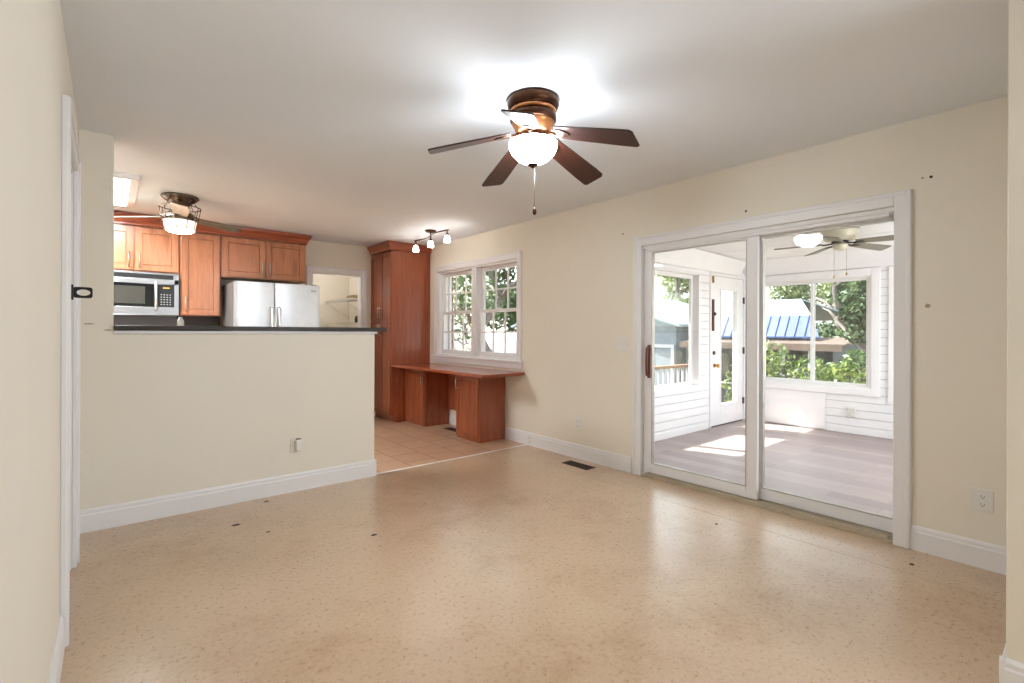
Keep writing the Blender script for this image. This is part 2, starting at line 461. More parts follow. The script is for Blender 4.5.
struct(MB().box(3.10, 3.2, KY + 0.11, 8.0, 0, CZ).build('wall_closet_right', 'wall'))
struct(MB().box(1.55, 1.65, KY + 0.11, 8.0, 0, CZ).build('wall_closet_left', 'wall'))
# near stub beside the camera and the room behind it
NX = 2.321
struct(MB().box(NX, W, 0.05, 0.19, 0, CZ).build('wall_near', 'wall', bevel=0.003))
struct(MB().box(-0.6, W, -3.3, -3.2, 0, CZ).build('wall_hall_back', 'wall'))

def baseboard(name, axis, face, a0, a1, sgn, h=0.138, t=0.015):
    """board with a stepped cap; face = wall face, sgn = direction into the room"""
    prof = [(0, 0), (sgn * t, 0), (sgn * t, h - 0.035), (sgn * t * 0.75, h - 0.028), (sgn * t * 0.75, h - 0.012), (sgn * t * 0.3, h), (0, h)]
    mb = MB()
    if axis == 'x': mb.prism([(face + p, z) for p, z in prof], a0, a1, 'y')
    else: mb.prism([(face + p, z) for p, z in prof], a0, a1, 'x')
    return struct(mb.build(name, 'white'))
baseboard('baseboard_right', 'x', W, SL1 + 0.105, 4.33, -1)
baseboard('baseboard_right_near', 'x', W, 0.205, SL0 - 0.075, -1)
baseboard('baseboard_knee', 'x', W, 4.79, 5.515, -1)
baseboard('baseboard_half', 'y', HY, LX + 0.001, 1.745, -1)
struct(MB().box(1.745, 1.7585, HY - 0.015, HY + 0.12, 0, 0.136).build('baseboard_half_end', 'white', bevel=0.002))
baseboard('baseboard_left_far', 'x', LX, 3.455, HY - 0.016, 1)
baseboard('baseboard_left_near', 'x', LX, -3.2, 2.53, 1)
baseboard('baseboard_near', 'x', NX, 0.05, 0.205, -1)
baseboard('baseboard_near_inner', 'y', 0.19, NX - 0.014, W, 1)

# casings
def casing(name, axis, face, sgn, a0, a1, z0, z1, w_=0.09, t=0.02, bottom=False):
    mb = MB(); ts = sorted((face, face + sgn * t)); ts2 = sorted((face, face + sgn * t * 1.35))
    ring_frame(mb, axis, a0 - w_, a1 + w_, z0 - (w_ if bottom else 0), z1 + w_, w_, ts[0], ts[1], bottom)
    e = 0.003; q = sorted((face + sgn * t * 0.6, face + sgn * t * 1.35))
    ring_frame(mb, axis, a0 - w_ + e, a1 + w_ - e, z0 + 0.001, z1 + w_ - e, w_ * 0.28, q[0], q[1], bottom)
    return struct(mb.build(name, 'white', bevel=0.004))
casing('trim_1', 'x', W, -1, SL0, SL1, 0.0, SLZ, 0.082)
casing('trim_2', 'x', W, -1, KW0, KW1, KWZ0 + 0.003, KWZ1, 0.08)
casing('trim_3', 'y', KY, -1, CL0, CL1, 0, CLZ, 0.075)
casing('trim_4', 'x', LX, 1, DY0, DY1, 0, DZ, 0.088)
struct(MB().box(3.139, 3.1412, 0.2, 3.0, 0.0001, 0.0006).build('trim_floor_seam', 'seam'))
# closet jamb lining
mb = MB(); ring_frame(mb, 'y', CL0, CL1, 0, CLZ, 0.015, KY + 0.001, KY + 0.11, False)
struct(mb.build('trim_closet_jamb', 'white'))

# ------------------------------------------------------------------ sliding patio door (door_1)
d1 = sroot('door_1', (W, SL0, 0), 'white sliding glass patio door between the room and the sunroom')
mb = MB(); ring_frame(mb, 'x', SL0 - 0.0295, SL1 + 0.0295, 0.0, SLZ, 0.028, W + 0.004, WO - 0.004, False)
mb.box(W + 0.008, W + 0.030, SL0 + 0.028, SL1 - 0.028, SLZ - 0.05, SLZ - 0.028)
mb.box(W + 0.062, W + 0.070, SL0 + 0.028, SL1 - 0.028, SLZ - 0.06, SLZ - 0.028)
mb.build('frame', 'white', d1, 0.003, world=True)
mb = MB(); mb.box(W - 0.005, WO + 0.01, SL0 + 0.002, SL1 - 0.002, 0.0, 0.016)
for k in range(4): mb.box(W + 0.004 + 0.038 * k, W + 0.010 + 0.038 * k, SL0 + 0.028, SL1 - 0.028, 0.016, 0.034)
mb.box(W + 0.012, W + 0.034, SL0 + 0.028, 1.50, 0.0165, 0.030)
mb.build('sill_track', 'track_tan', d1, 0.002, world=True)
def slide_panel(x, y0, y1, name):
    ws = 0.078 if name == 'sliding_panel' else 0.014
    mb = MB(); ring_frame(mb, 'x', y0, y1, 0.036, SLZ - 0.032, ws, x, x + 0.032, True, 0.082, 0.03)
    if ws < 0.05: mb.box(x, x + 0.032, y1 - 0.078, y1 - ws, 0.118, SLZ - 0.062)
    pn = mb.build(name, 'white', d1, 0.004, world=True)
    mb = MB(); mb.box(x + 0.013, x + 0.019, y0 + ws - 0.006, y1 - 0.07, 0.11, SLZ - 0.055)
    g = mb.build('glass_pane', 'glass', pn, world=False); g.data.transform(Matrix.Translation(-Vector((W, SL0, 0))))
    mb = MB(); ring_frame(mb, 'x', y0 + ws - 0.002, y1 - 0.076, 0.116, SLZ - 0.061, 0.006, x - 0.002, x + 0.034)
    k = mb.build('glazing_bead', 'alu', pn); k.data.transform(Matrix.Translation(-Vector((W, SL0, 0))))
    return pn
p1 = slide_panel(W + 0.022, 1.535, SL1 - 0.002, 'sliding_panel')
p2 = slide_panel(W + 0.074, SL0 - 0.0008, 1.60, 'fixed_panel')
mb = MB()
mb.box(W + 0.006, W + 0.022, 2.417, 2.437, 0.84, 1.12)
mb.tube([(W + 0.014, 2.427, 0.85), (W - 0.018, 2.427, 0.868), (W - 0.024, 2.427, 0.98), (W - 0.018, 2.427, 1.092), (W + 0.014, 2.427, 1.11)], 0.010, 8)
hd = mb.build('pull_handle', 'handle_wood', p1); hd.data.transform(Matrix.Translation(-Vector((W, SL0, 0)))); hd['label'] = 'brown wooden pull handle'

# ------------------------------------------------------------------ kitchen window (window_1)
w1 = sroot('window_1', (W, KW0, KWZ0), 'white double-hung window pair above the cherry desk')
mb = MB(); ring_frame(mb, 'x', KW0, KW1, KWZ0, KWZ1, 0.022, W + 0.001, WO + 0.012)
YM = (KW0 + KW1) / 2
mb.box(W - 0.004, WO + 0.012, YM - 0.05, YM + 0.05, KWZ0 + 0.022, KWZ1 - 0.022)
mb.box(W - 0.014, W - 0.004, YM - 0.03, YM + 0.03, KWZ0 + 0.022, KWZ1 - 0.002)
mb.build('frame', 'white', w1, 0.003, world=True)
mb = MB(); mb.box(W - 0.045, W + 0.02, KW0 - 0.10, KW1 + 0.10, KWZ0 - 0.022, KWZ0 + 0.006)
mb.build('sill', 'white', w1, 0.006, world=True)
mb = MB(); mb.prism([(W - 0.018, KWZ0 - 0.024), (W, KWZ0 - 0.024), (W, KWZ0 - 0.098), (W - 0.010, KWZ0 - 0.098), (W - 0.018, KWZ0 - 0.085)], KW0 - 0.085, KW1 + 0.085, 'y')
mb.build('apron', 'white', w1, 0.002, world=True)
zm = 1.485
for (a, b) in ((KW0 + 0.024, YM - 0.052), (YM + 0.052, KW1 - 0.024)):
    for up in (True, False):
        x0 = W + 0.085 if up else W + 0.045
        z0, z1 = (zm - 0.018, KWZ1 - 0.024) if up else (KWZ0 + 0.024, zm + 0.018)
        mb = MB(); ring_frame(mb, 'x', a, b, z0, z1, 0.042, x0, x0 + 0.034, True, 0.036 if up else 0.055, 0.042 if up else 0.036)
        sash = mb.build('sash', 'white', w1, 0.003, world=True)
        mb = MB(); zb = z0 + (0.036 if up else 0.055); zt = z1 - (0.042 if up else 0.036)
        for k in (1, 2):
            y = a + 0.042 + (b - a - 0.084) * k / 3
            mb.box(x0 + 0.008, x0 + 0.026, y - 0.009, y + 0.009, zb, zt)
        zz = (zb + zt) / 2
        mb.box(x0 + 0.0075, x0 + 0.0265, a + 0.042, b - 0.042, zz - 0.009, zz + 0.009)
        k = mb.build('muntin_grid', 'white', sash, 0.002); k.data.transform(Matrix.Translation(-Vector((W, KW0, KWZ0))))
        mb = MB(); mb.box(x0 + 0.015, x0 + 0.019, a + 0.036, b - 0.036, zb - 0.006, zt + 0.006)
        k = mb.build('glass_pane', 'glass', sash); k.data.transform(Matrix.Translation(-Vector((W, KW0, KWZ0))))
    mb = MB(); mb.box(W + 0.030, W + 0.045, (a + b) / 2 - 0.03, (a + b) / 2 + 0.03, zm + 0.018, zm + 0.03); mb.lathe([(0.012, 0), (0.012, 0.01)], (W + 0.05, (a + b) / 2, zm + 0.018), 12)
    mb.build('sash_lock', 'white', w1, 0.002, world=True)
# white outside stop by the brick reveal
mb = MB(); ring_frame(mb, 'x', KW0 + 0.0, KW1 + 0.002, KWZ0 - 0.0, KWZ1, 0.05, WO + 0.016, WO + 0.05)
mb.build('brick_mould', 'white', w1, 0.003, world=True)

# ------------------------------------------------------------------ left doorway: closed white door with a black catch
d3 = sroot('door_3', (LX, DY0, 0), 'white door in the left wall')
MB().box(LX - 0.075, LX - 0.03, DY0 + 0.004, DY1 - 0.004, 0.01, DZ - 0.004).build('door_leaf', 'white', d3, 0.003, world=True)
mb = MB(); ring_frame(mb, 'x', DY0, DY1, 0, DZ, 0.018, LX - 0.115, LX - 0.002, False); mb.build('jamb', 'white', d3, 0.002, world=True)
LT = thing('door_latch', 'black metal flip latch with an oval hole sticking out of the white doorway casing', 'latch', (LX + 0.0275, 2.60, 1.376))
mb = MB(); mb.box(0.0, 0.006, -0.02, 0.02, -0.030, 0.030); mb.build('mounting_plate', 'black_metal', LT, 0.002)
mb = MB(); n_ = 28
for k in range(n_):     # flat ring with an oval hole
    a0, a1 = 2 * PI * k / n_, 2 * PI * (k + 1) / n_
    def outp(a):
        c_, s_ = math.cos(a), math.sin(a); e = 0.34
        return (0.034 + 0.030 * math.copysign(abs(c_) ** e, c_), 0.022 * math.copysign(abs(s_) ** e, s_))
    def inp(a): return (0.036 + 0.021 * math.cos(a), 0.0125 * math.sin(a))
    o0, o1, i0, i1 = outp(a0), outp(a1), inp(a0), inp(a1)
    mb.hexa([(o0[0], -0.004, o0[1]), (o1[0], -0.004, o1[1]), (i1[0], -0.004, i1[1]), (i0[0], -0.004, i0[1]),
             (o0[0], 0.004, o0[1]), (o1[0], 0.004, o1[1]), (i1[0], 0.004, i1[1]), (i0[0], 0.004, i0[1])])
mb.build('flip_loop', 'black_metal', LT)

# ------------------------------------------------------------------ sunroom shell
def scz(x): return 2.285 - 0.026 * (x - 3.6)
struct(MB().box(W + 0.03, BX + 0.1, -0.5, SY + 0.1, -0.12, -0.001).build('floor_sunroom', 'plank'))
mb = MB()
xs = [WO + 0.002, 4.10, 4.70, 5.30, 5.90, 6.50, BX + 0.12]
for a, b in zip(xs[:-1], xs[1:]):
    a2, b2 = a + 0.007, b - 0.007
    mb.hexa([(a2, -0.5, scz(a2)), (b2, -0.5, scz(b2)), (b2, SY + 0.12, scz(b2)), (a2, SY + 0.12, scz(a2)),
             (a2, -0.5, scz(a2) + 0.03), (b2, -0.5, scz(b2) + 0.03), (b2, SY + 0.12, scz(b2) + 0.03), (a2, SY + 0.12, scz(a2) + 0.03)])
struct(mb.build('ceiling_sunroom', 'siding'))
mb = MB(); mb.hexa([(WO + 0.14, -0.9, 2.33), (BX + 0.7, -0.9, 2.24), (BX + 0.7, SY + 0.78, 2.24), (WO + 0.14, SY + 0.78, 2.33),
                    (WO + 0.14, -0.9, 2.42), (BX + 0.7, -0.9, 2.33), (BX + 0.7, SY + 0.78, 2.33), (WO + 0.14, SY + 0.78, 2.42)])
struct(mb.build('ceiling_sunroom_roof', 'backing'))

def siding_wall(name, axis, a0, a1, face, thick, z0, z1, holes, step=0.098):
    """horizontal boards on a backing; face = inner face, thick signed outward"""
    r = struct(bpy.data.objects.new(name, None)); COL.objects.link(r); r['_o'] = (0, 0, 0)
    mb = MB(); z = z0
    t = sorted((face, face + math.copysign(0.02, thick)))
    while z < z1 - 0.01:
        ze = min(z + step, z1)
        panel(mb, axis, a0, a1, t[0], t[1], z + 0.0022, ze - 0.0022, [h for h in holes if h[2] < ze and h[3] > z])
        z = ze
    mb.build('boards', 'siding', r, 0.0025, seg=1)
    mb = MB(); t = sorted((face + math.copysign(0.02, thick), face + thick))
    panel(mb, axis, a0, a1, t[0], t[1], z0, z1, holes); mb.build('backing', 'backing', r)
    return r
LW = (4.36, 5.69, 0.545, 1.965)      # window in the left sunroom wall
SD = (5.955, 6.915, 0.0, 2.005)      # its door
siding_wall('wall_sunroom_left', 'y', WO + 0.14, BX, SY, 0.12, 0, 2.24, [LW, SD])
BW = (1.70, 3.0, 0.555, 1.93)        # picture window in the outer wall
siding_wall('wall_sunroom_back', 'x', -0.5, SY + 0.12, BX, 0.12, 0, 2.22, [BW, (-0.1, 1.1, 0.6, 1.93)], 0.098)
siding_wall('wall_sunroom_right', 'y', WO + 0.14, BX, -0.5, -0.12, 0, 2.24, [(4.4, 6.4, 0.6, 1.93)])
# smooth painted board between window and floor on the left part of the outer wall, corner boards
struct(MB().box(BX - 0.012, BX - 0.001, 2.18, SY - 0.002, 0.02, 0.47).build('trim_sunroom_panel', 'siding', bevel=0.002))
struct(MB().box(BX - 0.02, BX - 0.001, 1.40, 1.535, 0.42, 2.0).build('trim_sunroom_board', 'siding', bevel=0.002))
baseboard('baseboard_sunroom_left', 'y', SY, WO + 0.15, 5.90, -1, 0.075, 0.012)
# soffit boards under the sunroom ceiling
mb = MB(); mb.prism([(BX, 2.015), (BX - 0.03, 2.015), (BX - 0.24, scz(BX - 0.24) - 0.002), (BX, scz(BX) - 0.002)], -0.5, SY, 'y')
struct(mb.build('trim_sunroom_soffit', 'siding', bevel=0.003))
mb = MB(); mb.hexa([(WO + 0.15, SY - 0.035, 2.015), (BX - 0.25, SY - 0.035, 2.015), (BX - 0.25, SY - 0.001, 2.015), (WO + 0.15, SY - 0.001, 2.015),
                    (WO + 0.15, SY - 0.13, 2.262), (BX - 0.25, SY - 0.13, 2.20), (BX - 0.25, SY - 0.001, 2.20), (WO + 0.15, SY - 0.001, 2.262)])
struct(mb.build('trim_sunroom_crown', 'siding', bevel=0.003))

# left sunroom window (window_2)
w2 = sroot('window_2', (LW[0], SY, LW[2]), 'white side window of the sunroom left of its door')
mb = MB(); ring_frame(mb, 'y', LW[0], LW[1], LW[2], LW[3], 0.018, SY - 0.004, SY + 0.12); mb.build('jamb_lining', 'siding', w2, 0.002, world=True)
mb = MB(); ring_frame(mb, 'y', LW[0] - 0.012, LW[1] + 0.012, LW[2] - 0.02, LW[3] + 0.03, 0.03, SY - 0.014, SY - 0.001); mb.build('casing', 'siding', w2, 0.003, world=True)
xm = 4.69
for a, b in ((LW[0] + 0.018, xm), (xm, LW[1] - 0.018)):
    mb = MB(); ring_frame(mb, 'y', a, b, LW[2] + 0.018, LW[3] - 0.018, 0.045, SY + 0.07, SY + 0.10); s_ = mb.build('sash', 'white', w2, 0.003, world=True)
    k = MB().box(a + 0.04, b - 0.04, SY + 0.083, SY + 0.088, LW[2] + 0.058, LW[3] - 0.058).build('glass_pane', 'glass', s_); k.data.transform(Matrix.Translation(-Vector((LW[0], SY, LW[2]))))
# picture window (window_3)
w3 = sroot('window_3', (BX, BW[0], BW[2]), 'wide two-pane sliding window in the outer wall of the sunroom')
mb = MB(); ring_frame(mb, 'x', BW[0] - 0.085, BW[1] + 0.085, BW[2] - 0.08, BW[3] + 0.075, 0.085, BX - 0.022, BX - 0.001); mb.build('casing', 'siding', w3, 0.004, world=True)
mb = MB(); ring_frame(mb, 'x', BW[0], BW[1], BW[2], BW[3], 0.03, BX - 0.002, BX + 0.12); mb.build('frame', 'white', w3, 0.003, world=True)
ym = 2.345
for a, b, x in ((BW[0] + 0.03, ym + 0.02, BX + 0.03), (ym - 0.02, BW[1] - 0.03, BX + 0.06)):
    mb = MB(); ring_frame(mb, 'x', a, b, BW[2] + 0.03, BW[3] - 0.03, 0.032, x, x + 0.026); s_ = mb.build('sash', 'white', w3, 0.003, world=True)
    k = MB().box(x + 0.010, x + 0.015, a + 0.028, b - 0.028, BW[2] + 0.058, BW[3] - 0.058).build('glass_pane', 'glass', s_); k.data.transform(Matrix.Translation(-Vector((BX, BW[0], BW[2]))))
# sunroom door (door_2)
d2 = sroot('door_2', (SD[0], SY, 0), 'white glazed door leading out of the sunroom')
mb = MB(); ring_frame(mb, 'y', SD[0], SD[1], 0, SD[3], 0.03, SY - 0.014, SY + 0.118, False); mb.build('door_frame', 'siding', d2, 0.003, world=True)
GX0, GX1, GZ0, GZ1 = 6.245, 6.685, 0.275, 1.80
mb = MB(); panel(mb, 'y', SD[0] + 0.034, SD[1] - 0.034, SY - 0.002, SY + 0.04, 0.012, SD[3] - 0.034, [(GX0, GX1, GZ0, GZ1)])
leaf = mb.build('door_leaf', 'siding', d2, 0.003, world=True)
mb = MB(); ring_frame(mb, 'y', GX0 - 0.02, GX1 + 0.02, GZ0 - 0.02, GZ1 + 0.02, 0.024, SY - 0.012, SY + 0.05)
k = mb.build('glazing_moulding', 'siding', leaf, 0.004); k.data.transform(Matrix.Translation(-Vector((SD[0], SY, 0))))
k = MB().box(GX0, GX1, SY + 0.016, SY + 0.021, GZ0, GZ1).build('glass_pane', 'glass', leaf); k.data.transform(Matrix.Translation(-Vector((SD[0], SY, 0))))
mb = MB()
mb.tube([(6.075, SY - 0.002, 0.80), (6.075, SY - 0.012, 0.80)], 0.028, 16); mb.tube([(6.075, SY - 0.012, 0.80), (6.075, SY - 0.04, 0.80)], 0.01, 12)
mb.tube([(6.075, SY - 0.035, 0.80), (6.075, SY - 0.045, 0.80), (6.075, SY - 0.062, 0.80), (6.075, SY - 0.07, 0.80)], [0.018, 0.027, 0.025, 0.012], 16)
mb.build('door_knob', 'brass', d2, world=True)
MB().tube([(6.06, SY - 0.002, 0.965), (6.06, SY - 0.016, 0.965)], 0.026, 16).build('deadbolt', 'bronze', d2, world=True)
for z in (1.68, 0.98, 0.28):
    MB().box(6.862, 6.892, SY - 0.022, SY - 0.004, z - 0.045, z + 0.045).build('hinge', 'bronze', d2, 0.002, world=True)
MB().box(5.985, 6.02, SY - 0.03, SY - 0.016, 1.87, 1.96).build('top_catch', 'brass', d2, 0.003, world=True)
mb = MB(); mb.box(6.005, 6.032, SY - 0.030, SY - 0.004, 1.25, 1.66)
bar_ = mb.build('wooden_bar', 'handle_wood', d2, 0.004, world=True)
k = MB().tube([(6.018, SY - 0.030, 1.47), (6.018, SY - 0.05, 1.47)], 0.022, 14).build('knob', 'black_metal', bar_); k.data.transform(Matrix.Translation(-Vector((SD[0], SY, 0))))
struct(MB().box(SD[0], SD[1], SY - 0.001, SY + 0.12, 0.0, 0.011).build('trim_door_sill', 'black_metal'))

# ------------------------------------------------------------------ cabinets
def shaker(mb, x0, x1, z0, z1, y=-0.021, t=0.02, st=0.06):
    mb.box(x0, x0 + st, y, y + t, z0, z1); mb.box(x1 - st, x1, y, y + t, z0, z1)
    mb.box(x0 + st, x1 - st, y, y + t, z1 - st, z1); mb.box(x0 + st, x1 - st, y, y + t, z0, z0 + st)
    mb.box(x0 + st + 0.0035, x1 - st - 0.0035, y + 0.007, y + t - 0.001, z0 + st + 0.0035, z1 - st - 0.0035)
def bar_handle(root, x, z0, z1, y=-0.021):
    mb = MB(); mb.tube([(x, y - 0.026, z0), (x, y - 0.026, z1)], 0.0055, 8)
    for z in (z0 + 0.02, z1 - 0.02): mb.tube([(x, y + 0.001, z), (x, y - 0.026, z)], 0.0045, 8)
    return mb.build('handle', 'nickel', root)
def cabinet(name, label, cat, loc, rz, wd, dp, z0, z1, doors, toe=0.0, group=None, st=0.06, finish='cherry'):
    r = thing(name, label, cat, loc, rz, group)
    mb = MB()
    if toe:
        mb.box(0, wd, 0, dp, z0 + toe, z1); mb.box(0.0, wd, 0.06, dp, z0, z0 + toe)
    else: mb.box(0, wd, 0, dp, z0, z1)
    mb.build('carcass', finish, r, 0.002)
    for (a, b, c_, d_, hx, h0, h1) in doors:
        m2 = MB(); shaker(m2, a, b, c_, d_, st=st); dr = m2.build('door', finish, r, 0.0025)
        if hx is not None: bar_handle(dr, hx, h0, h1)
    return r
UF, UD = 6.385, 0.29          # front plane and depth of the wall cabinets
UT = 2.315
def uc(name, label, x0, x1, z0, doors):
    cabinet(name, label, 'cabinet', (x0, UF, 0), 0, x1 - x0, UD, z0, UT, [(a - x0, b - x0, c_, d_, hx - x0, h0, h1) for a, b, c_, d_, hx, h0, h1 in doors], group='wall cabinets in the kitchen')
zA = 1.842
uc('wall_cabinet', 'short two-door cherry wall cabinet directly above the microwave', -0.175, 0.597, zA,
   [(-0.165, 0.203, zA + 0.012, UT - 0.012, 0.165, zA + 0.04, zA + 0.20), (0.213, 0.585, zA + 0.012, UT - 0.012, 0.25, zA + 0.04, zA + 0.20)])
uc('wall_cabinet', 'tall single-door cherry wall cabinet between microwave and refrigerator', 0.601, 0.985, 1.392,
   [(0.613, 0.973, 1.404, UT - 0.012, 0.65, 1.44, 1.60)])
uc('wall_cabinet', 'wide two-door cherry wall cabinet above the stainless refrigerator', 0.989, 1.915, zA,
   [(1.001, 1.447, zA + 0.012, UT - 0.012, 1.41, zA + 0.04, zA + 0.20), (1.457, 1.903, zA + 0.012, UT - 0.012, 1.494, zA + 0.04, zA + 0.20)])
def crown_prof(s): return [(0.0, 0.0), (0.012, 0.0), (0.012, 0.018), (0.022, 0.03), (0.03, 0.055), (0.055, 0.085), (0.058, 0.112), (0.0, 0.112)]
def crown(mb, path, z0):
    """moulding swept around an open path of (x,y) corners; outward is to the right of travel"""
    P = [Vector(p) for p in path]; N = len(P); prof = crown_prof(1); rings = []
    for i in range(N):
        ns = []
        if i > 0: d = (P[i] - P[i - 1]).normalized(); ns.append(Vector((d.y, -d.x)))
        if i < N - 1: d = (P[i + 1] - P[i]).normalized(); ns.append(Vector((d.y, -d.x)))
        if len(ns) == 2: m_ = (ns[0] + ns[1]); m_ = m_ / m_.dot(ns[0])
        else: m_ = ns[0]
        rings.append([(P[i].x + m_.x * o, P[i].y + m_.y * o, z0 + z) for o, z in prof])
    n = len(prof); vs = [p for r in rings for p in r]; fs = []
    for i in range(N - 1):
        for k in range(n): fs.append((i * n + k, i * n + (k + 1) % n, (i + 1) * n + (k + 1) % n, (i + 1) * n + k))
    fs += [tuple(range(n)), tuple((N - 1) * n + k for k in range(n))]
    mb._add(vs, fs)
mb = MB(); crown(mb, [(-0.9, UF - 0.022), (1.917, UF - 0.022), (1.917, KY - 0.005)], UT + 0.002)
tag(mb.build('crown_moulding', 'cherry_x'), 'red-brown crown moulding running along the top of the kitchen wall cabinets', 'moulding')

# microwave
mw = thing('microwave', 'stainless over-range microwave with black door window hanging under the wall cabinet', 'microwave', (-0.172, 6.33, 1.39))
MWW = 0.762; MWH = 0.447
MB().box(0, MWW, 0.02, 0.345, 0, MWH).build('body', 'steel_dull', mw, 0.003)
MB().box(0.02, MWW - 0.05, 0.006, 0.024, MWH - 0.065, MWH - 0.018).build('vent_grille', 'black', mw, 0.002)
mb = MB(); ring_frame(mb, 'y', 0, MWW, 0, MWH, 0.004, 0.0, 0.02); mb.box(0.004, MWW - 0.004, 0.004, 0.02, 0.004, 0.085); mb.box(0.004, MWW - 0.004, 0.004, 0.02, MWH - 0.12, MWH - 0.066); mb.box(0.72, MWW - 0.004, 0.004, 0.02, 0.085, MWH - 0.066); mb.box(0.545, 0.575, 0.004, 0.02, 0.085, MWH - 0.12); mb.box(0.004, MWW - 0.004, 0.004, 0.02, MWH - 0.018, MWH - 0.004)
mb.build('door_frame', 'steel_dull', mw, 0.002)
MB().box(0.004, 0.545, 0.008, 0.019, 0.085, MWH - 0.12).build('door_glass', 'black_glass', mw)
MB().box(0.07, 0.47, 0.006, 0.009, 0.115, MWH - 0.15).build('viewing_window', 'mw_window', mw)
cp = MB().box(0.575, 0.72, 0.006, 0.019, 0.088, MWH - 0.122).build('control_panel', 'black', mw, 0.003)
mb = MB()
for r_ in range(5):
    for c2 in range(4): mb.box(0.60 + 0.026 * c2, 0.612 + 0.026 * c2, 0.004, 0.006, 0.11 + 0.026 * r_, 0.118 + 0.026 * r_)
mb.build('keypad', 'button', cp)
mb = MB()
for k in range(4): mb.box(0.622 + 0.015 * k, 0.632 + 0.015 * k, 0.004, 0.006, 0.285, 0.296)
mb.build('display', 'amber', cp)
mb = MB(); mb.tube([(0.56, 0.006, 0.05), (0.56, -0.028, 0.065), (0.56, -0.034, 0.2), (0.56, -0.028, 0.335), (0.56, 0.006, 0.35)], 0.011, 10)
mb.build('handle', 'steel', mw)

# grey backsplash, base cabinet and worktop at the end wall
struct(MB().box(-0.9, 1.03, KY - 0.012, KY - 0.001, 0.9, 1.392).build('trim_backsplash', 'splash'))
struct(MB().box(0.60, 1.03, KY - 0.018, KY - 0.0125, 0.9, 1.39).build('trim_backsplash_dark', 'granite'))

# refrigerator
fr = thing('refrigerator', 'stainless side-by-side refrigerator under the wide wall cabinet', 'refrigerator', (1.045, 5.93, 0))
MB().box(0, 0.91, 0.055, 0.725, 0.02, 1.765).build('body', 'fridge_side', fr, 0.004)
def fridge_door(x0, x1, hx):
    # gently bowed front
    mb = MB(); n = 14; pts = []
    for k in range(n + 1):
        t = k / n; x = x0 + (x1 - x0) * t; pts.append((x, 0.012 - 0.012 * math.sin(PI * t) ** 0.6))
    poly = pts + [(x1, 0.05), (x0, 0.05)]
    mb.prism(poly, 0.05, 1.77, 'z'); d = mb.build('door', 'steel', fr, 0.003)
    mb = MB(); mb.tube([(hx, 0.0, 0.55), (hx, -0.05, 0.57), (hx, -0.058, 0.8), (hx, -0.058, 1.25), (hx, -0.05, 1.47), (hx, 0.0, 1.49)], [0.014, 0.017, 0.019, 0.019, 0.017, 0.014], 10)
    mb.build('handle', 'steel', d)
    return d
fd1 = fridge_door(0.0, 0.402, 0.372); fd2 = fridge_door(0.41, 0.91, 0.446)
def text_mesh(txt, size, name, mat, parent, loc, rot):
    c = bpy.data.curves.new(name, 'FONT'); c.body = txt; c.size = size; c.extrude = 0.0008; c.align_x = 'CENTER'
    t = bpy.data.objects.new(name, c); COL.objects.link(t)
    dg = bpy.context.evaluated_depsgraph_get(); me = bpy.data.meshes.new_from_object(t.evaluated_get(dg))
    bpy.data.objects.remove(t)
    me.materials.clear(); me.materials.append(MAT[mat])
    o = bpy.data.objects.new(name, me); COL.objects.link(o); o.parent = parent; o.location = loc; o.rotation_euler = rot
    return o
text_mesh('Whirlpool', 0.026, 'badge', 'spot', fd2, (0.80, 0.0035, 1.695), (PI / 2, 0, 0))
for hx in (0.02, 0.81): MB().box(hx, hx + 0.08, 0.06, 0.12, 1.7655, 1.782).build('hinge_cover', 'fridge_side', fr, 0.003)

# tall pantry cabinet (faces -X)
PT, PYN, PYF = 2.93, 6.05, KY - 0.002
pw = PYF - PYN
tall_doors = []
for (a, b, hx) in ((0.006, pw / 2 - 0.002, pw / 2 - 0.03), (pw / 2 + 0.002, pw - 0.006, pw / 2 + 0.03)):
    tall_doors += [(a, b, 1.372, UT - 0.01, hx, 1.41, 1.57), (a, b, 0.10, 1.36, hx, 1.16, 1.32)]
cabinet('pantry_cabinet', 'tall four-door cherry pantry cabinet beside the closet doorway', 'cabinet', (PT, PYF, 0), -PI / 2, pw, W - PT - 0.002, 0, UT + 0.005, tall_doors, toe=0.095, st=0.055, finish='cherry_shaded')
mb = MB(); crown(mb, [(PT - 0.022, KY - 0.005), (PT - 0.022, PYN), (W - 0.003, PYN)][::1], UT + 0.007)
tag(mb.build('crown_moulding', 'cherry_x'), 'red-brown crown moulding around the top of the tall pantry cabinet', 'moulding')
# built-in desk
mb = MB(); mb.box(2.93, W - 0.002, 4.005, PYN - 0.002, 0.752, 0.787)
tag(mb.build('worktop', 'cherry_top', bevel=0.006), 'glossy cherry wood desk worktop under the kitchen window', 'worktop')
def pedestal(y0, y1, label, hx_side):
    wd = y1 - y0
    hx = 0.035
    r = cabinet('desk_pedestal', label, 'cabinet', (3.145, y1, 0), -PI / 2, wd, W - 3.145 - 0.018, 0, 0.75, [(0.012, wd - 0.012, 0.03, 0.735, hx if hx_side else wd - 0.035, 0.555, 0.70)], group='desk pedestals', st=0.05, finish='cherry_shaded')
    return r
pedestal(4.33, 4.78, 'cherry desk pedestal at the near open end of the desk', True)
pedestal(5.52, PYN - 0.003, 'cherry desk pedestal beside the tall pantry cabinet', False)
tag(MB().box(W - 0.03, W - 0.017, 4.783, 5.517, 0.2, 0.748).build('desk_back_panel', 'cherry_shaded'), 'cherry back panel in the knee space under the desk', 'panel')

